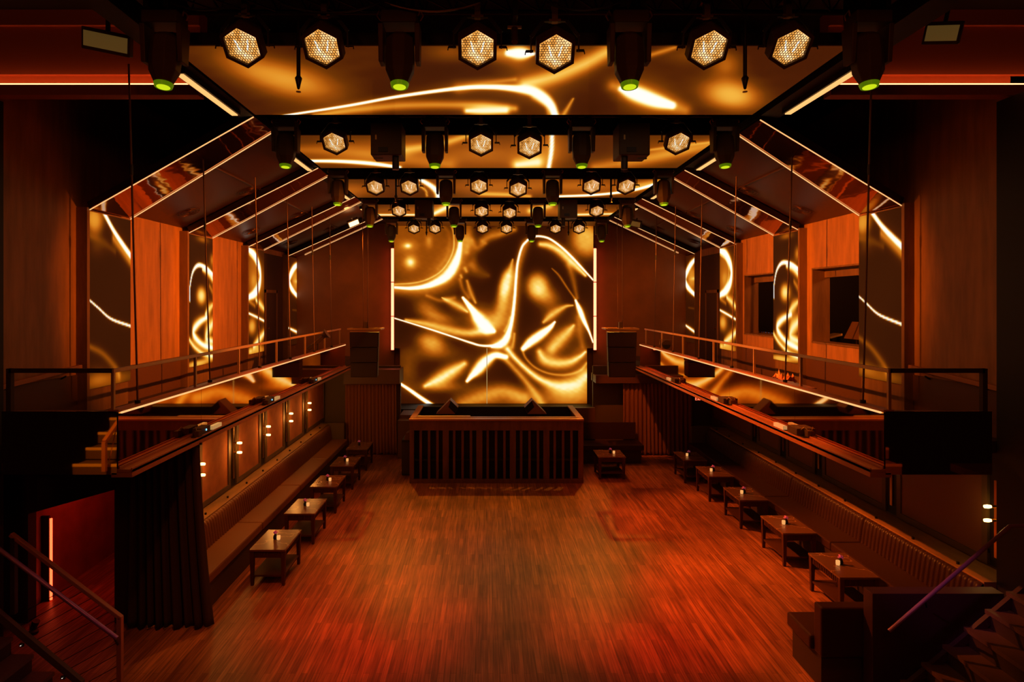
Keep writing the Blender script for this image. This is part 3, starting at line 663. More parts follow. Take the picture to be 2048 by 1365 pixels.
banquette(1, 5.28, 5.72, RW-.01, 7.3, 16.3, 4, 'long dark leather banquette with ribbed back by the unlit panelled wall', M_leather2)
t = thing('bench_end_seat', 'short dark upholstered seat against the low partition by the steps', 'bench', (0, 0, 0))
MB().box(3.62, 4.6, 6.72, 7.35, 0, .36).build('plinth', M_dark, t)
MB().box(3.56, 4.6, 6.84, 7.38, .36, .52).build('seat_cushion', M_leather2, t, .025)
m = MB(); m.M = Matrix.Rotation(-PI/2, 4, 'Z') @ Matrix.Identity(4)
MB().box(3.6, 4.6, 6.68, 6.84, .36, .9).build('back_cushion', M_leather2, t, .02)
t = thing('banquette', 'short ribbed banquette against the back wall beside the booth', 'bench', (0, 0, 0))
MB().box(2.45, 4.0, 16.1, 16.7, 0, .36).build('plinth', M_dark, t); MB().box(2.42, 4.05, 16.0, 16.6, .36, .5).build('seat_cushion', M_leather2, t, .02)
m = MB(); m.M = Matrix.Translation((0, 16.72, 0)) @ Matrix.Rotation(PI/2, 4, 'Z'); channels(m, 0, -1, -4.0, -2.45, .5, .95, .1, .04)
m.M = Matrix.Identity(4); mm = MB(); 
for (x, y, z) in m.v: pass
m.build('back_cushion', M_leather2, t)

# tables with marble tops, a black bud vase and a candle
def make_table(w_=.54, d=.82, h=.54):
    t = thing('coffee_table', '', 'table', group='low marble tables')
    MB().box(0, w_, 0, d, h-.03, h).build('tabletop', M_marble, t, .006)
    m = MB(); m.box(.035, w_-.035, .03, .055, h-.13, h-.03); m.box(.035, w_-.035, d-.055, d-.03, h-.13, h-.03); m.box(.03, .055, .03, d-.03, h-.13, h-.03); m.box(w_-.055, w_-.03, .03, d-.03, h-.13, h-.03)
    for i in range(9): m.box(.1+i*(w_-.2)/8-.01, .1+i*(w_-.2)/8+.01, .022, .03, h-.12, h-.05)
    for i in range(14): yy = .12+i*(d-.24)/13; m.box(.022, .03, yy-.01, yy+.01, h-.12, h-.05); m.box(w_-.03, w_-.022, yy-.01, yy+.01, h-.12, h-.05)
    m.build('apron', M_table, t)
    for x in (.04, w_-.04):
        for y in (.04, d-.04):
            a = .032; b = .02
            MB().hexa([(x-b, y-b, 0), (x+b, y-b, 0), (x+b, y+b, 0), (x-b, y+b, 0)], [(x-a, y-a, h-.03), (x+a, y-a, h-.03), (x+a, y+a, h-.03), (x-a, y+a, h-.03)]).build('leg', M_table, t)
    MB().box(.03, w_-.03, .03, d-.03, .13, .155).build('lower_shelf', M_table, t, .003)
    return t
def make_vase():
    t = thing('bud_vase', '', 'vase', group='black bud vases')
    MB().lathe([(0, 0), (.026, 0), (.034, .02), (.03, .05), (.018, .07), (.016, .085), (.019, .09), (0, .088)], 16).build('vase_body', M_black, t)
    m = MB()
    for i in range(11):
        a = i*2.4; r = .02*math.sqrt(i/5); c = Vector((r*math.cos(a), r*math.sin(a), .105+.012*math.cos(i)))
        m.lathe([(0, -.012), (.010, -.007), (.014, 0), (.010, .009), (0, .012)], 8, tuple(c))
    m.build('flower', M_flower, t); MB().cyl((0, 0, .05), (0, 0, .1), .003, 6).build('stem', M_table, t)
    return t
def make_candle():
    t = thing('candle_holder', '', 'candle', group='candle glasses')
    MB().lathe([(0, 0), (.024, 0), (.028, .02), (.027, .06), (.023, .06), (.023, .04), (0, .04)], 16).build('glass', M_candle, t)
    MB().cyl((0, 0, .03), (0, 0, .05), .012, 10).build('wax', M_cream, t)
    return t
pt, ut = make_table(), [False]; pv, uv_ = make_vase(), [False]; pc, uc = make_candle(), [False]
ordw = ['nearest the camera', 'second from the camera', 'middle of the five', 'fourth from the camera', 'fifth and nearest the stage']
tabs = [(-3.52, 9.15+i*1.565, 'tan banquette', i) for i in range(5)]+[(4.68-(.0, 0, .02, .04, .13)[i], (8.23, 9.81, 11.44, 13.0, 14.34)[i], 'dark banquette', i) for i in range(5)]
for x, y, bn, i in tabs:
    place(pt, ut, (x, y, 0), 'low dark table with veined marble top along the %s, %s' % (bn, ordw[i]))
    place(pv, uv_, (x+.25, y+.42, .54), 'black bud vase with pink flower on the %s table %s' % (bn.replace(' banquette', '-bench'), ordw[i]))
    sx = .055 if x < 0 else -.05
    if (bn[0], i) in (('t', 4),): continue
    place(pc, uc, (x+.25+sx, y+.40, .54), 'small glowing candle glass on the %s table %s' % (bn.replace(' banquette', '-bench'), ordw[i]))
o = place(pt, ut, (2.62, 14.65, 0), 'low dark table standing alone beside the booth'); o.scale = (1.22, .85, 1)
place(pv, uv_, (2.98, 15.0, .54), 'black bud vase with pink flower on the table beside the booth'); place(pc, uc, (3.06, 14.98, .54), 'small candle glass on the table beside the booth')

# curtains
def curtain(name, x0, x1, y, z0, z1, n, amp, m_, label, flare=.0, skew=0., seed=1):
    r = random.Random(seed); ph = [r.uniform(0, 6.28) for _ in range(4)]
    nx, nz = n*10, 24; vs = []; fs = []
    for j in range(nz+1):
        f = j/nz; z = z1+(z0-z1)*f
        for i in range(nx+1):
            u = i/nx; x = x0+(x1-x0)*u
            a = amp*(.55+.45*f)
            wv = math.sin(2*PI*n*u+ph[0]+.8*math.sin(3*u*PI+ph[1])+.25*f*math.sin(9*u+ph[2]))
            x += flare*f**1.5*(u-.15)+skew*f
            vs.append((x, y+a*wv+a*.35*math.sin(2*PI*n*2.3*u+ph[3]), z+ (.02*math.sin(2*PI*n*u*.5) if j == nz else 0)))
    w_ = nx+1; fs = [(j*w_+i, j*w_+i+1, (j+1)*w_+i+1, (j+1)*w_+i) for j in range(nz) for i in range(nx)]
    t = thing('curtain', label, 'curtain', (0, 0, 0))
    c = MB().add(vs, fs, True).build('cloth', m_, t); so = c.modifiers.new('thickness', 'SOLIDIFY'); so.thickness = .012
    m = MB().cyl((x0-.05, y, z1+.015), (x1+.05, y, z1+.015), .015, 8)
    m.build('curtain_rail', M_metal, t)
    return t
curtain('curtain', -4.62, -3.72, 7.98, .02, 2.36, 9, .05, M_velvet, 'heavy black floor-length curtain hanging at the near end of the tan banquette', .2, 0, 3)
curtain('curtain', -3.9, -2.5, 17.05, .02, 1.94, 15, .035, M_curt, 'brown pleated curtain hanging beside the tan banquette, behind the booth', .03, 0, 5)
curtain('curtain', 3.72, 5.62, 17.0, .02, 1.98, 17, .04, M_curt, 'wide brown pleated curtain on the back wall by the dark banquette', .02, 0, 9)
# wall behind the curtains, bridges above them
struct(MB().box(LW-1.4, -2.42, 17.3, 17.4, 0, 2.42).build('wall_back_stage', M_olive))
struct(MB().box(2.95, RW+.3, 17.3, 17.4, 0, 2.42).build('wall_back_stage', M_olive))
struct(MB().box(-3.9, -2.38, 16.85, 17.6, 1.97, 2.36).build('beam_stage_bridge', M_brown)); struct(MB().box(2.95, 5.9, 16.85, 17.6, 1.99, 2.2).build('beam_stage_bridge', M_brown))
t = thing('stage_riser', 'brown panelled stage riser behind the DJ booth', 'riser', (0, 0, 0))
MB().box(-2.4, 2.93, 17.0, 17.78, 0, 1.1).build('riser_body', M_brown, t); MB().box(-2.4, -1.7, 16.6, 17.0, 0, 1.02).build('side_step', M_brown, t); MB().box(2.15, 2.93, 16.85, 17.0, 0, 1.32).build('side_panel', M_brown, t)
# floor under the LED wall closing
struct(MB().box(-2.7, 3.1, 17.8, 18.75, 1.0, 1.12).build('floor_stage', M_black))

# neon uprights flanking the LED wall
for xpx, nm in ((785, 'curtain-bridge end, lit-sconce side'), (1190, 'control-window side')):
    X = (xpx-VX)*18.64/F
    t = thing('neon_light', 'tall glowing orange light column edging the LED wall, %s' % nm, 'light column', (X, 18.64, 0), 'orange light columns')
    for i in range(3):
        a = 2.76+i*1.025
        g = MB().cyl((0, 0, a), (0, 0, a+1.0), .042, 16).build('tube', M_neon, t)
        MB().cyl((0, 0, a-.012), (0, 0, a+.001), .044, 16).build('end_cap', M_trim, g)
    MB().box(-.05, .05, .045, .07, 2.74, 5.86).build('mount', M_metal, t)

# ------------------------------------------------------------------ DJ booth
bx0, bx1, by0, by1, bz = -1.80, 2.23, 14.37, 16.25, 1.49
t = thing('dj_booth', 'slatted walnut DJ booth standing centre floor before the LED wall', 'DJ booth', (0, 0, 0))
m = MB(); m.box(bx0, bx1, by0, by0+.06, 1.22, bz-.04); m.box(bx0-.0, bx1, by0-.02, by0+.07, 0, .09); m.box(bx0, bx0+.1, by0, by0+.06, .09, 1.22); m.box(bx1-.12, bx1, by0, by0+.06, .09, 1.22)
m.build('front_frame', M_booth, t, .004)
xs = np.linspace(bx0+.06, bx1-.08, 6)
for x in xs[1:-1]: MB().box(x-.07, x+.07, by0+.005, by0+.055, .09, 1.22).build('mullion', M_booth, t, .003)
for i in range(5):
    for j in range(1, 4):
        x = xs[i]+(xs[i+1]-xs[i])*j/4; MB().box(x-.028, x+.028, by0+.02, by0+.05, .09, 1.22).build('slat', M_booth, t)
m = MB(); m.box(bx0+.05, bx1-.05, by0+.3, by0+.34, .05, 1.2); m.box(bx0+.05, bx1-.05, by0+.07, by0+.3, .5, .53); m.box(bx0+.05, bx1-.05, by0+.07, by0+.3, .02, .05); m.build('shelf_unit', M_booth_in, t)
MB().box(bx0, bx0+.06, by0+.06, by1, 0, bz-.04).build('side_panel', M_booth, t); MB().box(bx1-.06, bx1, by0+.06, by1, 0, bz-.04).build('side_panel', M_booth, t)
m = MB(); m.box(bx0-.01, bx1+.01, by0-.03, by0+.13, bz-.04, bz); m.box(bx0-.01, bx1+.01, by0+.15, by0+.24, bz-.02, bz+.01); m.build('front_counter', mat('brushed_copper_counter', (.55, .26, .16), .35, .6), t, .004)
MB().box(bx0-.01, bx0+.13, by0+.13, by1, bz-.04, bz+.0).build('side_counter', M_trim, t, .004); MB().box(bx1-.13, bx1+.01, by0+.13, by1, bz-.04, bz).build('side_counter', M_trim, t, .004)
MB().box(bx0+.06, bx1-.06, by1-.05, by1, 0, bz-.03).build('back_panel', M_booth_in, t); MB().box(bx0+.06, bx1-.06, by0+.34, by1-.06, 0, .95).build('inner_platform', M_booth_in, t)
MB().box(bx0+.15, bx0+1.4, by0+.25, by0+.33, bz-.02, bz+.02).build('white_edge', M_cream, t, .002, 'pale strip along the counter')
# wedge speakers on the booth
def wedge(sg, label, x):
    t = thing('monitor_speaker', label, 'speaker', (x, by1-.42, .95), 'booth monitor speakers')
    prof = [(-.26, .42), (.1, .78), (.3, .58), (.22, .42)]
    a = [(sg*p[0], -.2, p[1]) for p in prof]; b = [(sg*p[0], .2, p[1]) for p in prof]
    MB().hexa(a, b).build('cabinet', mat('worn_brown_cabinet', (.3, .12, .07), .5) if 'worn_brown_cabinet' not in bpy.data.materials else bpy.data.materials['worn_brown_cabinet'], t, .008)
    MB().hexa([(sg*.12, -.205, .76), (sg*.30, -.205, .585), (sg*.225, -.205, .44), (sg*.06, -.205, .6)], [(sg*.12, -.2, .76), (sg*.30, -.2, .585), (sg*.225, -.2, .44), (sg*.06, -.2, .6)]).build('grille', M_black, t)
    MB().cyl((0, 0, 0), (0, 0, .46), .03, 12).build('stand', M_metal, t)
wedge(1, 'angled brown monitor speaker inside the booth at its plain edge', P(893, 810, 15.8).x); wedge(-1, 'angled brown monitor speaker inside the booth near the small banquette', P(1072, 810, 15.8).x)
t = thing('subwoofer', 'narrow black speaker box on the floor beside the booth', 'speaker', (-2.07, 15.0, 0))
MB().box(0, .22, 0, .6, 0, .86).build('cabinet', M_black, t, .01); MB().box(.01, .21, -.006, 0, .05, .8).build('grille', M_grille, t)
MB().hexa([(.05, 0, .86), (.22, 0, .86), (.22, .3, .86), (.05, .3, .86)], [(.1, 0, 1.02), (.22, 0, 1.06), (.22, .3, 1.06), (.1, .3, 1.02)]).build('wedge_top', M_booth, t)

# flown speaker arrays
def array(X, label, mir):
    t = thing('hanging_speaker', label, 'speaker', (X, 14.7, 0), 'flown speaker arrays')
    zt = 3.56
    for i in range(3):
        a = zt-.08-i*.36; w0 = .35-.012*i; 
        q = lambda x, z: [(-x, 0, z), (x, 0, z), (x*.8, .5, z), (-x*.8, .5, z)]
        b = MB().hexa(q(w0-.008, a-.35), q(w0, a)).build('cabinet', M_grille, t, .008)
        MB().box(-w0+.03, w0-.03, -.012, 0, a-.33, a-.02).build('grille', M_grille, b)
    m = MB()
    for a, b in (((-.38, -.03), (.38, -.03)), ((-.38, .5), (.38, .5)), ((-.38, -.03), (-.38, .5)), ((.38, -.03), (.38, .5)), ((0, -.03), (0, .5))):
        m.bar((a[0], a[1], zt), (b[0], b[1], zt), .035)
    m.bar((-.33, 0, zt-.06), (.33, 0, zt-.06), .02); m.build('rigging_frame', M_rail, t)
    m = MB().tube([(.05, .2, zt), (.05, .2, 6.5)], .012, 8); m.tube([(-.06, .2, zt), (-.06, .2, zt+.5), (-.08, .2, 6.5)], .007, 6); m.build('hanging_cable', M_rod, t)
    m = MB().box(-.04, .04, .17, .23, zt, zt+.16); m.build('shackle', M_steel, t)
array(-2.92, 'black line-array speaker hanging beside the LED wall, lit-sconce side', 1); array(3.2, 'black line-array speaker hanging beside the LED wall, control-window side', -1)

# ------------------------------------------------------------------ trusses and stage lights
ROWY = [5.25, 8.25, 11.25, 14.25, 17.25]; ROWN = ['frontmost truss', 'second truss', 'middle truss', 'fourth truss', 'rear truss']
for k, y in enumerate(ROWY):
    t = thing('lighting_truss', 'black lighting truss across the room, %s' % ['frontmost of five', 'second of five', 'third of five', 'fourth of five', 'rearmost of five'][k], 'truss', (0, y, 6.72), 'lighting trusses')
    h = .16
    for dy, dz in ((-.14, 0), (.14, 0), (0, .24)): MB().cyl((-2.82, dy, dz), (3.24, dy, dz), .025, 8).build('chord', M_metal, t)
    m = MB(); n = 24
    for i in range(n):
        xa = -2.82+6.06*i/n; xb = -2.82+6.06*(i+1)/n; xm = (xa+xb)/2
        for dy in (-.14, .14): m.tube([(xa, dy, 0), (xm, 0, .24), (xb, dy, 0)], .009, 5)
        m.tube([(xa, -.14, 0), (xb, .14, 0)], .009, 5)
    m.build('lattice', M_metal, t)
    # fascia closing the gap behind the truss
    struct(MB().box(CX0, CX1, y+.255 if k else y-1.4, y+.275 if k else y-1.38, 6.6, 7.3).build('beam', M_black))
    struct(MB().box(-3.0, 3.5, y-.62, y+.255, 7.0, 7.05).build('ceiling_recess', M_black))
def hexpts(R, y, cz=0): return [(R*math.cos(PI/2+i*PI/3), y, cz+R*math.sin(PI/2+i*PI/3)) for i in range(6)]
def make_hex():
    t = thing('hexagonal_lamp', '', 'stage light', group='hexagonal stage lamps')
    # lamp faces -Y, tilted down
    R = Matrix.Rotation(math.radians(46), 4, 'X')     # tip face downwards
    m = MB(); m.M = R
    a = hexpts(.185, -.06); b = hexpts(.185, .05); c = hexpts(.12, .2)
    m.add(a+b+c, [(i, (i+1) % 6, 6+(i+1) % 6, 6+i) for i in range(6)]+[(6+i, 6+(i+1) % 6, 12+(i+1) % 6, 12+i) for i in range(6)]+[(17, 16, 15, 14, 13, 12)])
    a2 = hexpts(.155, -.06); a3 = hexpts(.15, -.03)
    m.add(a+a2+a3, [(i, 6+i, 6+(i+1) % 6, (i+1) % 6) for i in range(6)]+[(6+i, 12+i, 12+(i+1) % 6, 6+(i+1) % 6) for i in range(6)])
    body = m.build('housing', M_fix, t)
    m = MB(); m.M = R; m.add(hexpts(.152, -.034), [(0, 1, 2, 3, 4, 5)]); m.add(hexpts(.152, -.028), [(5, 4, 3, 2, 1, 0)]); m.build('lens', M_lens, t)
    m = MB(); m.M = R
    for sx in (-1, 1): m.tube([(sx*.055, -.04, .05), (sx*.03, -.04, -.04)], .006, 6)
    m.lathe([(0, -.008), (.008, 0), (0, .008)], 8, (0, -.042, -.075)); m.build('filament', M_fil, t)
    m = MB(); m.M = R; p = .0225; ro = p/math.sqrt(3); 
    for i in range(-9, 10):
        for j in range(-9, 10):
            x = p*(i+j*.5); z = p*math.sqrt(3)/2*j
            # inside a vertex-up hexagon of radius .155
            ok = all(abs(x*math.cos(q_)+z*math.sin(q_)) < .155*math.sqrt(3)/2-.004 for q_ in (0, PI/3, 2*PI/3))
            if not ok: continue
            n6 = [(math.cos(PI/2+k*PI/3), math.sin(PI/2+k*PI/3)) for k in range(6)]
            ri = ro*.83
            m.add([(x+ro*c_, -.05, z+ro*s_) for c_, s_ in n6]+[(x+ri*c_, -.05, z+ri*s_) for c_, s_ in n6]+[(x+ri*c_, -.045, z+ri*s_) for c_, s_ in n6],
                  [(k, 6+k, 6+(k+1) % 6, (k+1) % 6) for k in range(6)]+[(6+k, 12+k, 12+(k+1) % 6, 6+(k+1) % 6) for k in range(6)])
    m.build('honeycomb_grille', M_fix, t)
    m = MB()
    for sx in (-1, 1): m.bar((sx*.2, .02, -.01), (sx*.2, .02, .12), .012, .03); m.bar((sx*.2, .02, .12), (sx*.1, .02, .25), .012, .03); m.cyl((sx*.18, .02, 0), (sx*.245, .02, 0), .012, 8); m.bar((sx*.245, .02, 0), (sx*.25, .02, -.03), .008)
    m.bar((-.1, .02, .25), (.1, .02, .25), .03, .012); m.build('yoke', M_metal, t)
    m = MB(); m.box(-.025, .025, 0, .05, .24, .40); m.box(-.025, .025, -.17, .2, .40, .46); m.box(-.05, .05, 0, .045, .245, .262); m.build('clamp', M_steel, t)
    return t
def make_head():
    t = thing('moving_head_light', '', 'stage light', group='moving head lights')
    # hangs from its base, head points down
    MB().box(-.17, .17, -.12, .12, .34, .46).build('base', M_fix, t, .012)
    for sx in (-1, 1):
        x = sx*.175; m = MB()
        m.hexa([(x-.022, -.07, -.02), (x+.022, -.07, -.02), (x+.022, .07, -.02), (x-.022, .07, -.02)], [(x-.025, -.1, .34), (x+.025, -.1, .34), (x+.025, .1, .34), (x-.025, .1, .34)])
        m.build('yoke_arm', M_fix, t, .008)
    hd = MB(); 
    rings = [(.095, .27, .02), (.14, .22, 0), (.15, .04, 0), (.142, -.1, 0), (.1, -.19, 0), (.086, -.225, 0)]; n = 8
    vs = []
    for r, z, o_ in rings: vs += [(r*math.cos(PI/8+2*PI*i/n), -.0+r*.95*math.sin(PI/8+2*PI*i/n), z) for i in range(n)]
    fs = [(j*n+i, (j+1)*n+i, (j+1)*n+(i+1) % n, j*n+(i+1) % n) for j in range(len(rings)-1) for i in range(n)]+[tuple(range(n)), tuple((len(rings)-1)*n+i for i in range(n))[::-1]]
    h = hd.add(vs, fs).build('head', M_fix, t, .008)
    MB().frustum((0, 0, -.22), (0, 0, -.255), .09, .08, 20).build('lens_ring', M_greenring, h)
    MB().lathe([(0, -.268), (.035, -.265), (.06, -.258), (.063, -.252)], 20).build('lens', M_green, h)
    for sx in (-1, 1): MB().tube([(sx*.17, 0, .45), (sx*.2, -.03, .49), (sx*.22, 0, .45), (sx*.19, .03, .42)], .012, 6).build('handle', M_steel, t)
    MB().box(-.12, -.07, -.17, .2, .46, .74).build('clamp', M_metal, t); MB().box(.07, .12, -.17, .2, .46, .74).build('clamp', M_metal, t)
    h.rotation_euler = (math.radians(-7), 0, 0)
    return t
ph, uh = make_hex(), [False]; pm, um = make_head(), [False]
POS = {-2.04: 'outer lamp on the lit-sconce end', -1.39: 'inner lamp of the lit-sconce pair', -.1: 'centre pair, lamp nearer the sconces', .56: 'centre pair, lamp nearer the windows', 1.88: 'inner lamp of the control-window pair', 2.53: 'outer lamp on the control-window end'}
hx = [[488, 647, 955, 1110, 1415, 1578], [670, None, 962, 1059, None, 1355], [751, 819, 958, 1036, 1183, 1252], [798, None, 963, 1019, None, 1193], [828, 870, 965, 1013, 1111, 1158]]
hz = [[88, 90, 92, 100, 92, 90], [282, 0, 285, 290, 0, 282], [372, 372, 370, 376, 370, 370], [420, 0, 421, 424, 0, 420], [456]*6]
for k in range(5):
    for i, X in enumerate(POS):
        if hx[k][i] is None: continue
        p = P(hx[k][i], hz[k][i], ROWY[k]-.05)
        place(ph, uh, (p.x, p.y, p.z), 'glowing hexagonal honeycomb lamp on the %s, %s' % (ROWN[k], POS[X]), (0, 0, random.uniform(-.04, .04)))
hm = [[330, 800, 1258, 1735], [572, 870, 1163, 1449], [676, 892, 1105, 1327], [740, 908, 1076, 1254], [783, 920, 1063, 1203]]
HP = ['outer end, sconce side', 'inner one, sconce side', 'inner one, control-window side', 'outer end, control-window side']
for k in range(5):
    for i in range(4):
        Y = ROWY[k]-.02; p = P(hm[k][i], 100, Y)
        o = place(pm, um, (p.x, Y, [6.0, 5.98, 5.95, 5.92, 5.87][k]+.225), 'black moving head light on the %s, %s' % (ROWN[k], HP[i]))
        o.scale = (.87, .87, .87)
# boxy haze machines / projectors
def boxy(X, Y, lab, mir):
    t = thing('stage_projector', lab, 'projector', (X, Y, 6.1), 'boxy ceiling units')
    MB().box(-.2, .2, -.2, .2, 0, .42).build('casing', M_fix, t, .012)
    MB().cyl((mir*.11, -.1, -.17), (mir*.11, -.1, 0), .045, 14).build('camera_lens', M_metal, t)
    MB().box(-.1, .02, -.21, -.2, .04, .1).build('vent_slot', M_black, t); MB().box(-.14, -.12, -.205, -.2, .2, .26).build('label_plate', M_steel, t)
    MB().box(-.1*mir-.06, -.1*mir+.06, -.2, -.16, -.05, -.035).build('bracket', M_metal, t)
    MB().box(-.1, .1, -.12, .22, .42, .62).build('clamp', M_metal, t)
boxy(P(777, 0, 8.2).x, 8.2, 'black boxy projector on the second truss toward the sconce side', 1); boxy(P(1262, 0, 8.2).x, 8.2, 'black boxy projector on the second truss toward the window side', -1)
boxy(P(849, 0, 14.2).x, 14.2, 'small-looking boxy projector on the fourth truss toward the sconce side', 1); boxy(P(1135, 0, 14.2).x, 14.2, 'small-looking boxy projector on the fourth truss toward the window side', -1)
# sprinkler drops hanging from the trusses
for k, (Y, xs_) in enumerate(((5.4, (597, 1490)), (11.4, (792, 1222)), (17.3, (853, 1137)))):
    for j, x in enumerate(xs_):
        X = P(x, 0, Y).x; t = thing('ceiling_sprinkler', 'thin sprinkler drop beneath the %s, between the %s pair of lamps' % (ROWN[[0, 2, 4][k]], ['sconce-side', 'window-side'][j]), 'sprinkler', (X, Y, 6.05), 'sprinkler drops')
        MB().cyl((0, 0, .1), (0, 0, .6), .018, 8).build('pipe', M_metal, t); MB().lathe([(0, 0), (.012, .01), (.02, .05), (.032, .1), (.018, .12)], 10).build('nozzle', M_metal, t); MB().cyl((0, 0, -.02), (0, 0, -.015), .022, 8).build('deflector', M_steel, t)
# small profile light at the centre of the front truss
t = thing('small_spotlight', 'tiny black spotlight hanging between the centre lamps of the front truss', 'stage light', (P(1029, 0, 5.3).x, 5.3, 6.42))
MB().cyl((0, -.05, -.02), (0, 0, .12), .028, 12).build('barrel', M_fix, t); MB().box(-.06, .06, -.01, .01, .12, .14).build('yoke', M_steel, t); MB().box(-.02, .02, -.2, .12, .14, .3).build('clamp', M_metal, t)
# drooping cables
for i, (k, x0_, x1_, d) in enumerate(((0, 770, 960, .06), (0, 340, 480, .05), (0, 560, 760, .07), (0, 1090, 1240, .05), (1, 590, 680, .05), (1, 880, 960, .04), (1, 1290, 1400, .06), (3, 990, 1060, .03), (2, 690, 750, .03))):
    Y = ROWY[k]-.16; a = P(x0_, 0, Y).x; b = P(x1_, 0, Y).x
    pts = [(a+(b-a)*u, Y, 6.66-d*4*u*(1-u)*1.2) for u in np.linspace(0, 1, 12)]
    tag(MB().tube(pts, .009, 6).build('lamp_cable', M_steel if i == 0 else M_metal), 'thin drooping cable slung under the %s, %s' % (ROWN[k], ['centre left stretch', 'by the outer moving head', 'by the first lamp pair', 'near the window-side moving head', 'by the outer moving head', 'beside the centre lamp', 'toward the window balcony', 'by the centre lamps', 'by the outer head'][i]), 'cable', 'lamp cables')
# flood lights in the upper corners
def flood(loc, rot, lab, w_=.36, lit=False, h_=.13):
    t = thing('flood_light', lab, 'flood light', loc, 'flood lights', rot)
    MB().box(-w_/2-.02, w_/2+.02, -.03, .06, -h_/2-.03, h_/2+.03).build('casing', M_fix, t, .008)
    MB().box(-w_/2, w_/2, -.036, -.03, -h_/2, h_/2).build('lens', M_flood if lit else mat('unlit_flood_glass', (.35, .28, .12), .35, emis=(.5, .28, .06), es=.12) if lit or 'unlit_flood_glass' not in bpy.data.materials else bpy.data.materials['unlit_flood_glass'], t)
    MB().bar((0, .02, h_/2+.02), (0, .02, h_/2+(.09 if loc[1] > 10 else .5)), .03).build('bracket', M_metal, t)
flood(P(214, 84, 5.6), (math.radians(20), math.radians(8), math.radians(12)), 'long unlit flood light high by the dark ceiling edge, lit-sconce side')
flood(P(1885, 66, 5.6), (math.radians(20), math.radians(14), math.radians(-40)), 'long unlit flood light high by the dark ceiling edge, control-window side', .24)
flood(P(707, 446, 16.2), (math.radians(35), math.radians(-25), .3), 'small lit flood lamp under the rear soffit, lit-sconce side', .26, True)
flood(P(1272, 448, 16.2), (math.radians(20), math.radians(15), -.5), 'small yellowish flood lamp under the rear soffit, control-window side', .24)
point('flood_glow_light', P(707, 452, 16.0), 5, (1, .4, .12), .1)
# spotlights standing at the balcony ends
for X, Y, lab, sg in ((-3.95, 14.9, 'long black follow spot leaning on the far railing, lit-sconce side', 1),):
    t = thing('follow_spot', lab, 'spotlight', P(640, 682, 14.6))
    m = MB().frustum((-.28, 0, -.2), (.1, 0, .12), .05, .055, 14); m.build('barrel', M_fix, t)
    MB().frustum((.1, 0, .12), (.17, 0, .17), .06, .12, 14).build('hood', M_fix, t)
    MB().bar((-.2, -.06, -.1), (.05, -.06, .11), .02).build('highlight_strip', M_brass, t); MB().bar((-.05, 0, 0), (-.05, 0, -.45), .02).build('stand', M_metal, t)
t = thing('par_light', 'round black par lamp behind the railing, control-window side', 'spotlight', P(1333, 690, 14.8))
MB().frustum((0, 0, 0), (0, .2, .02), .11, .07, 16).build('can', M_fix, t); MB().lathe([(0, 0), (.09, 0)], 16).build('face', M_black, t).rotation_euler = (PI/2, 0, 0)
MB().bar((0, .05, -.1), (0, .05, -.5), .02).build('stand', M_metal, t)
m = MB(); m.tube([(-.15, .05, .0), (-.15, .05, .12), (.15, .05, .12), (.15, .05, 0)], .008, 6); m.build('yoke', M_steel, t)

# ------------------------------------------------------------------ control room gear
def laptop(loc, rz, lab):
    t = thing('laptop', lab, 'laptop', loc, None, (0, 0, rz))
    MB().box(-.2, .2, -.14, .14, 0, .02).build('keyboard_base', M_fix, t, .004)
    MB().hexa([(-.2, .14, .02), (.2, .14, .02), (.2, .155, .02), (-.2, .155, .02)], [(-.2, .24, .28), (.2, .24, .28), (.2, .255, .28), (-.2, .255, .28)]).build('screen', M_screen, t)
t = thing('mixing_desk', 'lighting desk with dark raised screen inside the far control window', 'mixing desk', (6.62, 14.6, 0))
MB().box(-.1, .5, -.6, .6, 3.36, 3.46).build('desk_body', M_fix, t, .01)
m = MB()
for i in range(14): m.box(-.06+.03*(i % 2), -.03+.03*(i % 2), -.55+i*.08, -.5+i*.08, 3.46, 3.49)
m.build('faders', M_steel, t); MB().box(.22, .26, -.5, .25, 3.5, 3.86).build('screen', M_screen, t); MB().box(.0, .02, -.3, .3, 3.47, 3.485).build('blue_lights', M_blue if 0 else mat('dim_blue', (.1,.15,.3), .4, emis=(.1,.2,.5), es=.3), t)
MB().box(-.1, .5, -.5, .5, 2.6, 3.36).build('desk_stand', M_booth_in, t)
t = thing('computer_monitor', 'dark monitor tilted back inside the near control window', 'monitor', (6.75, 11.45, 3.33))
MB().hexa([(0, -.28, .18), (0, .3, .18), (.03, .3, .18), (.03, -.28, .18)], [(.16, -.28, .5), (.16, .3, .5), (.19, .3, .5), (.19, -.28, .5)]).build('screen', mat('monitor_back', (.12, .06, .045), .35), t, .01)
MB().bar((.1, 0, .3), (.05, 0, -.7), .05).build('stand', M_metal, t)
t = thing('script_book', 'open paper folder on the stand beside the tilted monitor', 'book', (6.62, 11.95, 3.5))
MB().hexa([(-.1, -.16, 0), (-.1, .14, 0), (.14, .14, .06), (.14, -.16, .06)], [(-.1, -.16, .04), (-.1, .14, .04), (.14, .14, .1), (.14, -.16, .1)]).build('pages', M_cream, t, .006); MB().bar((0, 0, 0), (0, 0, -.9), .03).build('stand', M_metal, t)
point('control_room_fill', (6.9, 10.0, 4.9), 30, (1, .25, .05), .1); point('control_room_fill', (6.9, 13.2, 4.9), 24, (1, .25, .05), .1)  # added point lamps that make the gear inside visible
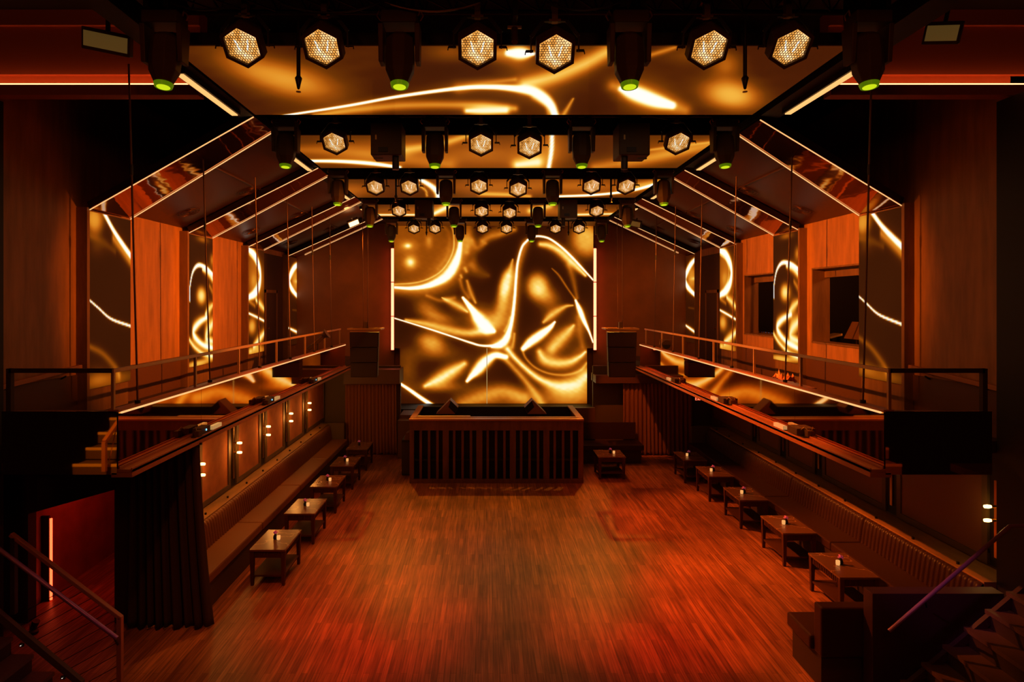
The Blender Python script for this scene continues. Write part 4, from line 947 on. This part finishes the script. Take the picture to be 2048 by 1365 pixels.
# crumpled paper on the deck
r = random.Random(4); m = MB(); vs = []; n = 9
for j in range(n):
    for i in range(n): vs.append(((i/8-.5)*.3, (j/8-.5)*.6, .02+abs(r.gauss(.09, .07))*(1-abs(i/4-1)*.5)))
m.add(vs, [(j*n+i, j*n+i+1, (j+1)*n+i+1, (j+1)*n+i) for j in range(n-1) for i in range(n-1)]); 
tag(m.build('crumpled_paper', M_foil), 'heap of crumpled copper coloured paper behind the railing under a window', 'paper').location = (4.46, 9.3, 2.98)
bpy.data.objects['crumpled_paper'].scale = (.7, .6, .8)
t = thing('storage_box', 'low box under the crumpled paper behind the railing', 'box', (4.46, 9.35, 2.56)); MB().box(-.2, .2, -.55, .45, 0, .4).build('carton', M_trim, t, .01); MB().box(-.21, .21, -.56, .46, .38, .42).build('lid', M_trim, t)
# doors on the balconies
for s, X, nm in ((-1, UL, 1), (1, UR, 2)):
    q = lambda a, b: (min(a, b), max(a, b)); t = bpy.data.objects.new('door_%d' % nm, None); COL.objects.link(t); t['kind'] = 'structure'
    MB().box(*q(X-s*.0, X-s*.03), 16.5, 17.3, 2.56, 4.45).build('door_leaf', M_dark, t); m = MB(); m.box(*q(X, X-s*.05), 16.42, 16.5, 2.56, 4.53); m.box(*q(X, X-s*.05), 17.3, 17.38, 2.56, 4.53); m.box(*q(X, X-s*.05), 16.42, 17.38, 4.45, 4.53); m.build('door_frame', M_wall, t)
    MB().cyl((X-s*.03, 16.62, 3.5), (X-s*.08, 16.62, 3.5), .02, 8).build('door_handle', M_brass, t)
    struct(MB().box(*q(X, X-s*.025), 16.0, 17.9, 2.56, 5.5).build('wall_dark_bay', M_dark))
# EXIT sign
t = thing('exit_sign', 'small glowing red EXIT sign hanging below the control-window balcony', 'sign', (4.86, 14.2, 1.99))
MB().box(-.11, .11, 0, .03, -.06, .06).build('sign_box', M_dark, t); MB().box(-.004, .004, .01, .02, .06, .44).build('hanger', M_metal, t)
m = MB(); y0_, y1_ = -.006, 0
m.box(-.095, -.083, y0_, y1_, -.04, .04)
for z in (-.04, -.006, .028): m.box(-.095, -.06, y0_, y1_, z, z+.012)
m.bar((-.045, y0_, -.038), (-.01, y0_, .038), .012); m.bar((-.01, y0_, -.038), (-.045, y0_, .038), .012)
m.box(.006, .018, y0_, y1_, -.04, .04); m.box(.034, .09, y0_, y1_, .028, .04); m.box(.056, .068, y0_, y1_, -.04, .03)
m.build('lettering', M_exit, t)

# ------------------------------------------------------------------ red passage on the sconce side
m = MB(); m.box(-4.87, -4.66, 8.1, 8.25, 0, 2.42); m.box(-7.5, -6.0, 8.1, 8.25, 0, 2.42); m.box(-6.0, -4.87, 8.1, 8.25, 1.95, 2.42)
struct(m.build('wall_passage_front', M_dark))
M_redw = mat('passage_wall', (.3, .09, .06), .5, var=.2, vscale=4)
struct(MB().box(-6.6, -4.6, 10.4, 10.5, 0, 2.42).build('wall_passage_back', M_redw)); struct(MB().box(-6.35, -6.25, 8.25, 10.4, 0, 2.42).build('wall_passage_side', M_redw)); struct(MB().box(-4.67, -4.56, 8.25, 10.4, 0, 2.42).build('wall_passage_side', M_redw))
struct(MB().hexa([(-6.2, 8.26, 1.35), (-4.67, 8.26, 1.78), (-4.67, 8.26, 2.42), (-6.2, 8.26, 2.42)], [(-6.2, 8.9, 1.35), (-4.67, 8.9, 1.78), (-4.67, 8.9, 2.42), (-6.2, 8.9, 2.42)]).build('ceiling_stair_soffit', M_dark))
t = thing('neon_light', 'vertical red neon tube glowing inside the low passage', 'light column', (-6.12, 8.7, 0))
MB().cyl((0, 0, .02), (0, 0, 1.16), .016, 12).build('tube', M_neonr, t); MB().box(-.13, -.02, -.015, .015, .0, 1.2).build('mount', M_metal, t)
point('passage_light', (-5.4, 9.2, 1.6), 13, (1, .05, .015), .2)
t = thing('floor_light', 'small metal uplight standing at the passage threshold', 'light', (-5.75, 7.85, 0)); MB().cyl((0, 0, 0), (0, 0, .03), .06, 12).build('base', M_metal, t); MB().frustum((0, 0, .06), (.04, 0, .16), .035, .045, 12).build('can', M_metal, t); MB().bar((-.04, 0, .03), (-.04, 0, .12), .01).build('yoke', M_steel, t)

# ------------------------------------------------------------------ stairs
def stairs(s, x_bot, Yf, Yn, side):
    """flight rising outwards (s = -1 to the sconce side), plus the upper flight that turns towards the mezzanine"""
    t = thing('staircase', 'flight of dark steps rising to the mezzanine beside the %s' % side, 'stairs', (0, 0, 0))
    rise, run = (.18, .215); n = 11
    for i in range(n):
        xa = x_bot+s*run*i; xb = x_bot+s*run*(i+1)+s*.03; a, b = sorted((xa-s*.02, xb))
        if i < 9:
            MB().box(a, b, Yn, Yf, rise*(i+1)-.04, rise*(i+1)).build('tread', M_tread, t)
        else: MB().box(a, b, Yn, Yf, rise*(i+1)-.04, rise*(i+1)).build('tread', M_tread, t)
    m = MB()
    for i in range(n):
        a, b = sorted((x_bot+s*run*i, x_bot+s*run*i+s*.02)); m.box(a, b, Yn, Yf, rise*i, rise*(i+1)-.04)
    m.build('risers', M_dark, t)
    L = n*run; A = Vector((x_bot-s*.1, 0, 0)); B = Vector((x_bot+s*(L-.1), 0, n*rise))
    for yy in (Yf,):
        m = MB(); o_ = .3 if s < 0 else .06
        m.hexa([(x_bot-s*.12, yy-.05, -.02+o_), (x_bot-s*.12, yy+.0, -.02+o_), (x_bot-s*.12, yy+.0, -.1+o_), (x_bot-s*.12, yy-.05, -.1+o_)],
               [(B.x, yy-.05, B.z+o_), (B.x, yy+.0, B.z+o_), (B.x, yy+.0, B.z-.12+o_), (B.x, yy-.05, B.z-.12+o_)])
        m.build('stringer', M_olive if s < 0 else M_purple, t)
    # landing and upper flight toward the mezzanine
    xl0, xl1 = sorted((x_bot+s*L, x_bot+s*(L+1.6))); zl = n*rise
    MB().box(xl0, xl1, 4.4, Yf, zl-.1, zl).build('landing', M_tread, t)
    return t
stairs(-1, -4.30, 6.44, 5.15, 'lit-sconce side'); stairs(1, 4.0, 6.3, 4.9, 'control-window side')
for s in (-1, 1):
    t = thing('staircase', 'upper flight, light painted on step edges, doubled in the mirror panel, %s' % ('lit-sconce side' if s < 0 else 'control-window side'), 'stairs', (0, 0, 0))
    for i in range(6):
        y1_ = 4.35-.28*i; z = 1.957+.162*i; a, b = sorted((s*5.73, s*4.35))
        MB().box(a, b, y1_-.3, y1_, z-.16, z-.02).build('step', M_tread, t); MB().box(a, b, y1_-.02, y1_+.006, z-.035, z+.0).build('nosing', M_nosing_lit if s < 0 else M_ledge, t)  # nosings coloured as lit on the sconce side, as dim on the window side
    m = MB(); m.bar((s*5.2, 4.5, 2.3), (s*5.2, 2.6, 3.55), .05); m.bar((s*5.2, 4.5, 1.9), (s*5.2, 4.5, 2.3), .05)
    for k in range(5): m.tube([(s*5.2, 4.4-.3*k, 2.0+.16*k), (s*5.2, 4.2-.38*k, 2.5+.2*k)], .008, 6)
    m.build('handrail', M_trim, t)
spot('stair_fill_light', (-4.9, 5.9, 3.9), (-5.2, 3.9, 2.3), 170, (1, .6, .06), 50, .6); spot('stair_fill_light', (4.9, 5.9, 3.9), (5.2, 3.9, 2.3), 110, (1, .25, .04), 50, .6)  # added spots without fixtures, brightening the steps seen in the mirrors
# struct mezzanine behind the camera
struct(MB().box(-8, 8, -3, 1.6, 2.45, 2.6).build('floor_mezzanine', M_dark))
# left railing with slanting cables
Yr = 6.46; t = thing('stair_railing', 'brown stair railing with slanting cables before the red passage', 'railing', (0, 0, 0))
MB().bar(P(22, 1069, Yr), P(243, 1237, Yr), .05, .04).build('top_rail', M_trim, t, .006)
MB().bar(P(240, 1235, Yr), Vector((P(240, 0, Yr).x, Yr, 0)), .05).build('post', M_trim, t, .004)
MB().bar(P(28, 1075, Yr), Vector((P(28, 0, Yr).x, Yr, .95)), .05).build('post', M_dark, t, .004)
m = MB()
for i in range(13):
    x = 20+i*17.5; y = 1240+.79*(x-20)
    # goes up-right until it meets the post or the top rail
    xe_ = min(240, x+ (y-(1235-.76*(240-x)))/(.55+.76)) if True else 240
    ye_ = y-.55*(xe_-x); m.tube([P(x, y, Yr), P(xe_, ye_, Yr)], .004, 5)
m.build('cables', M_metal, t)
t = thing('grab_rail', 'purplish round handrail running down in front of the cable railing', 'handrail', (0, 0, 0))
MB().tube([P(-30, 1078, 6.25), P(234, 1277, 6.25)], .022, 10).build('rail', mat('glossy_purple_rail', (.45, .2, .6), .25, .5), t); MB().bar(P(228, 1276, 6.25), P(236, 1290, 6.44), .015).build('bracket', M_metal, t)
t = thing('grab_rail', 'purplish round handrail above the low partition by the dark banquette', 'handrail', (0, 0, 0))
MB().tube([P(1778, 1263, 6.3), P(2020, 1053, 6.3), P(2085, 1051, 6.3)], .02, 10).build('rail', bpy.data.materials['glossy_purple_rail'], t)
for a in ((1850, 1201), (1975, 1092)): MB().bar(P(a[0], a[1], 6.3), P(a[0]+3, a[1]+14, 6.44), .015).build('bracket', M_metal, t)
spot('purple_fill_light', (1.5, 5.0, 3.6), (4.6, 6.4, 1.3), 90, (.8, .2, 1), 17, 1); spot('purple_fill_light', (-1.2, 5.0, 3.6), (-4.3, 6.4, 1.0), 30, (.8, .25, .7), 30, 1)  # added purple spots that tint the handrails, no fixture behind them
# low partition
m = MB(); m.box(4.04, 5.42, 6.5, 6.66, 0, 1.14); struct(m.build('partition', M_purple, None, .004))
# step lights
for s, x, z, lab in ((-1, 42, 1292, 'upper'), (-1, 125, 1357, 'lower')):
    p = P(x, z, 6.36); t = thing('step_light', 'tiny white step light by the cable railing, %s of two' % lab, 'light', p, 'step lights'); MB().box(-.02, .02, 0, .02, -.015, .015).build('casing', M_metal, t); MB().lathe([(0, -.002), (.006, 0), (0, .002)], 8).build('lamp', M_white, t).location = (0, -.006, 0)
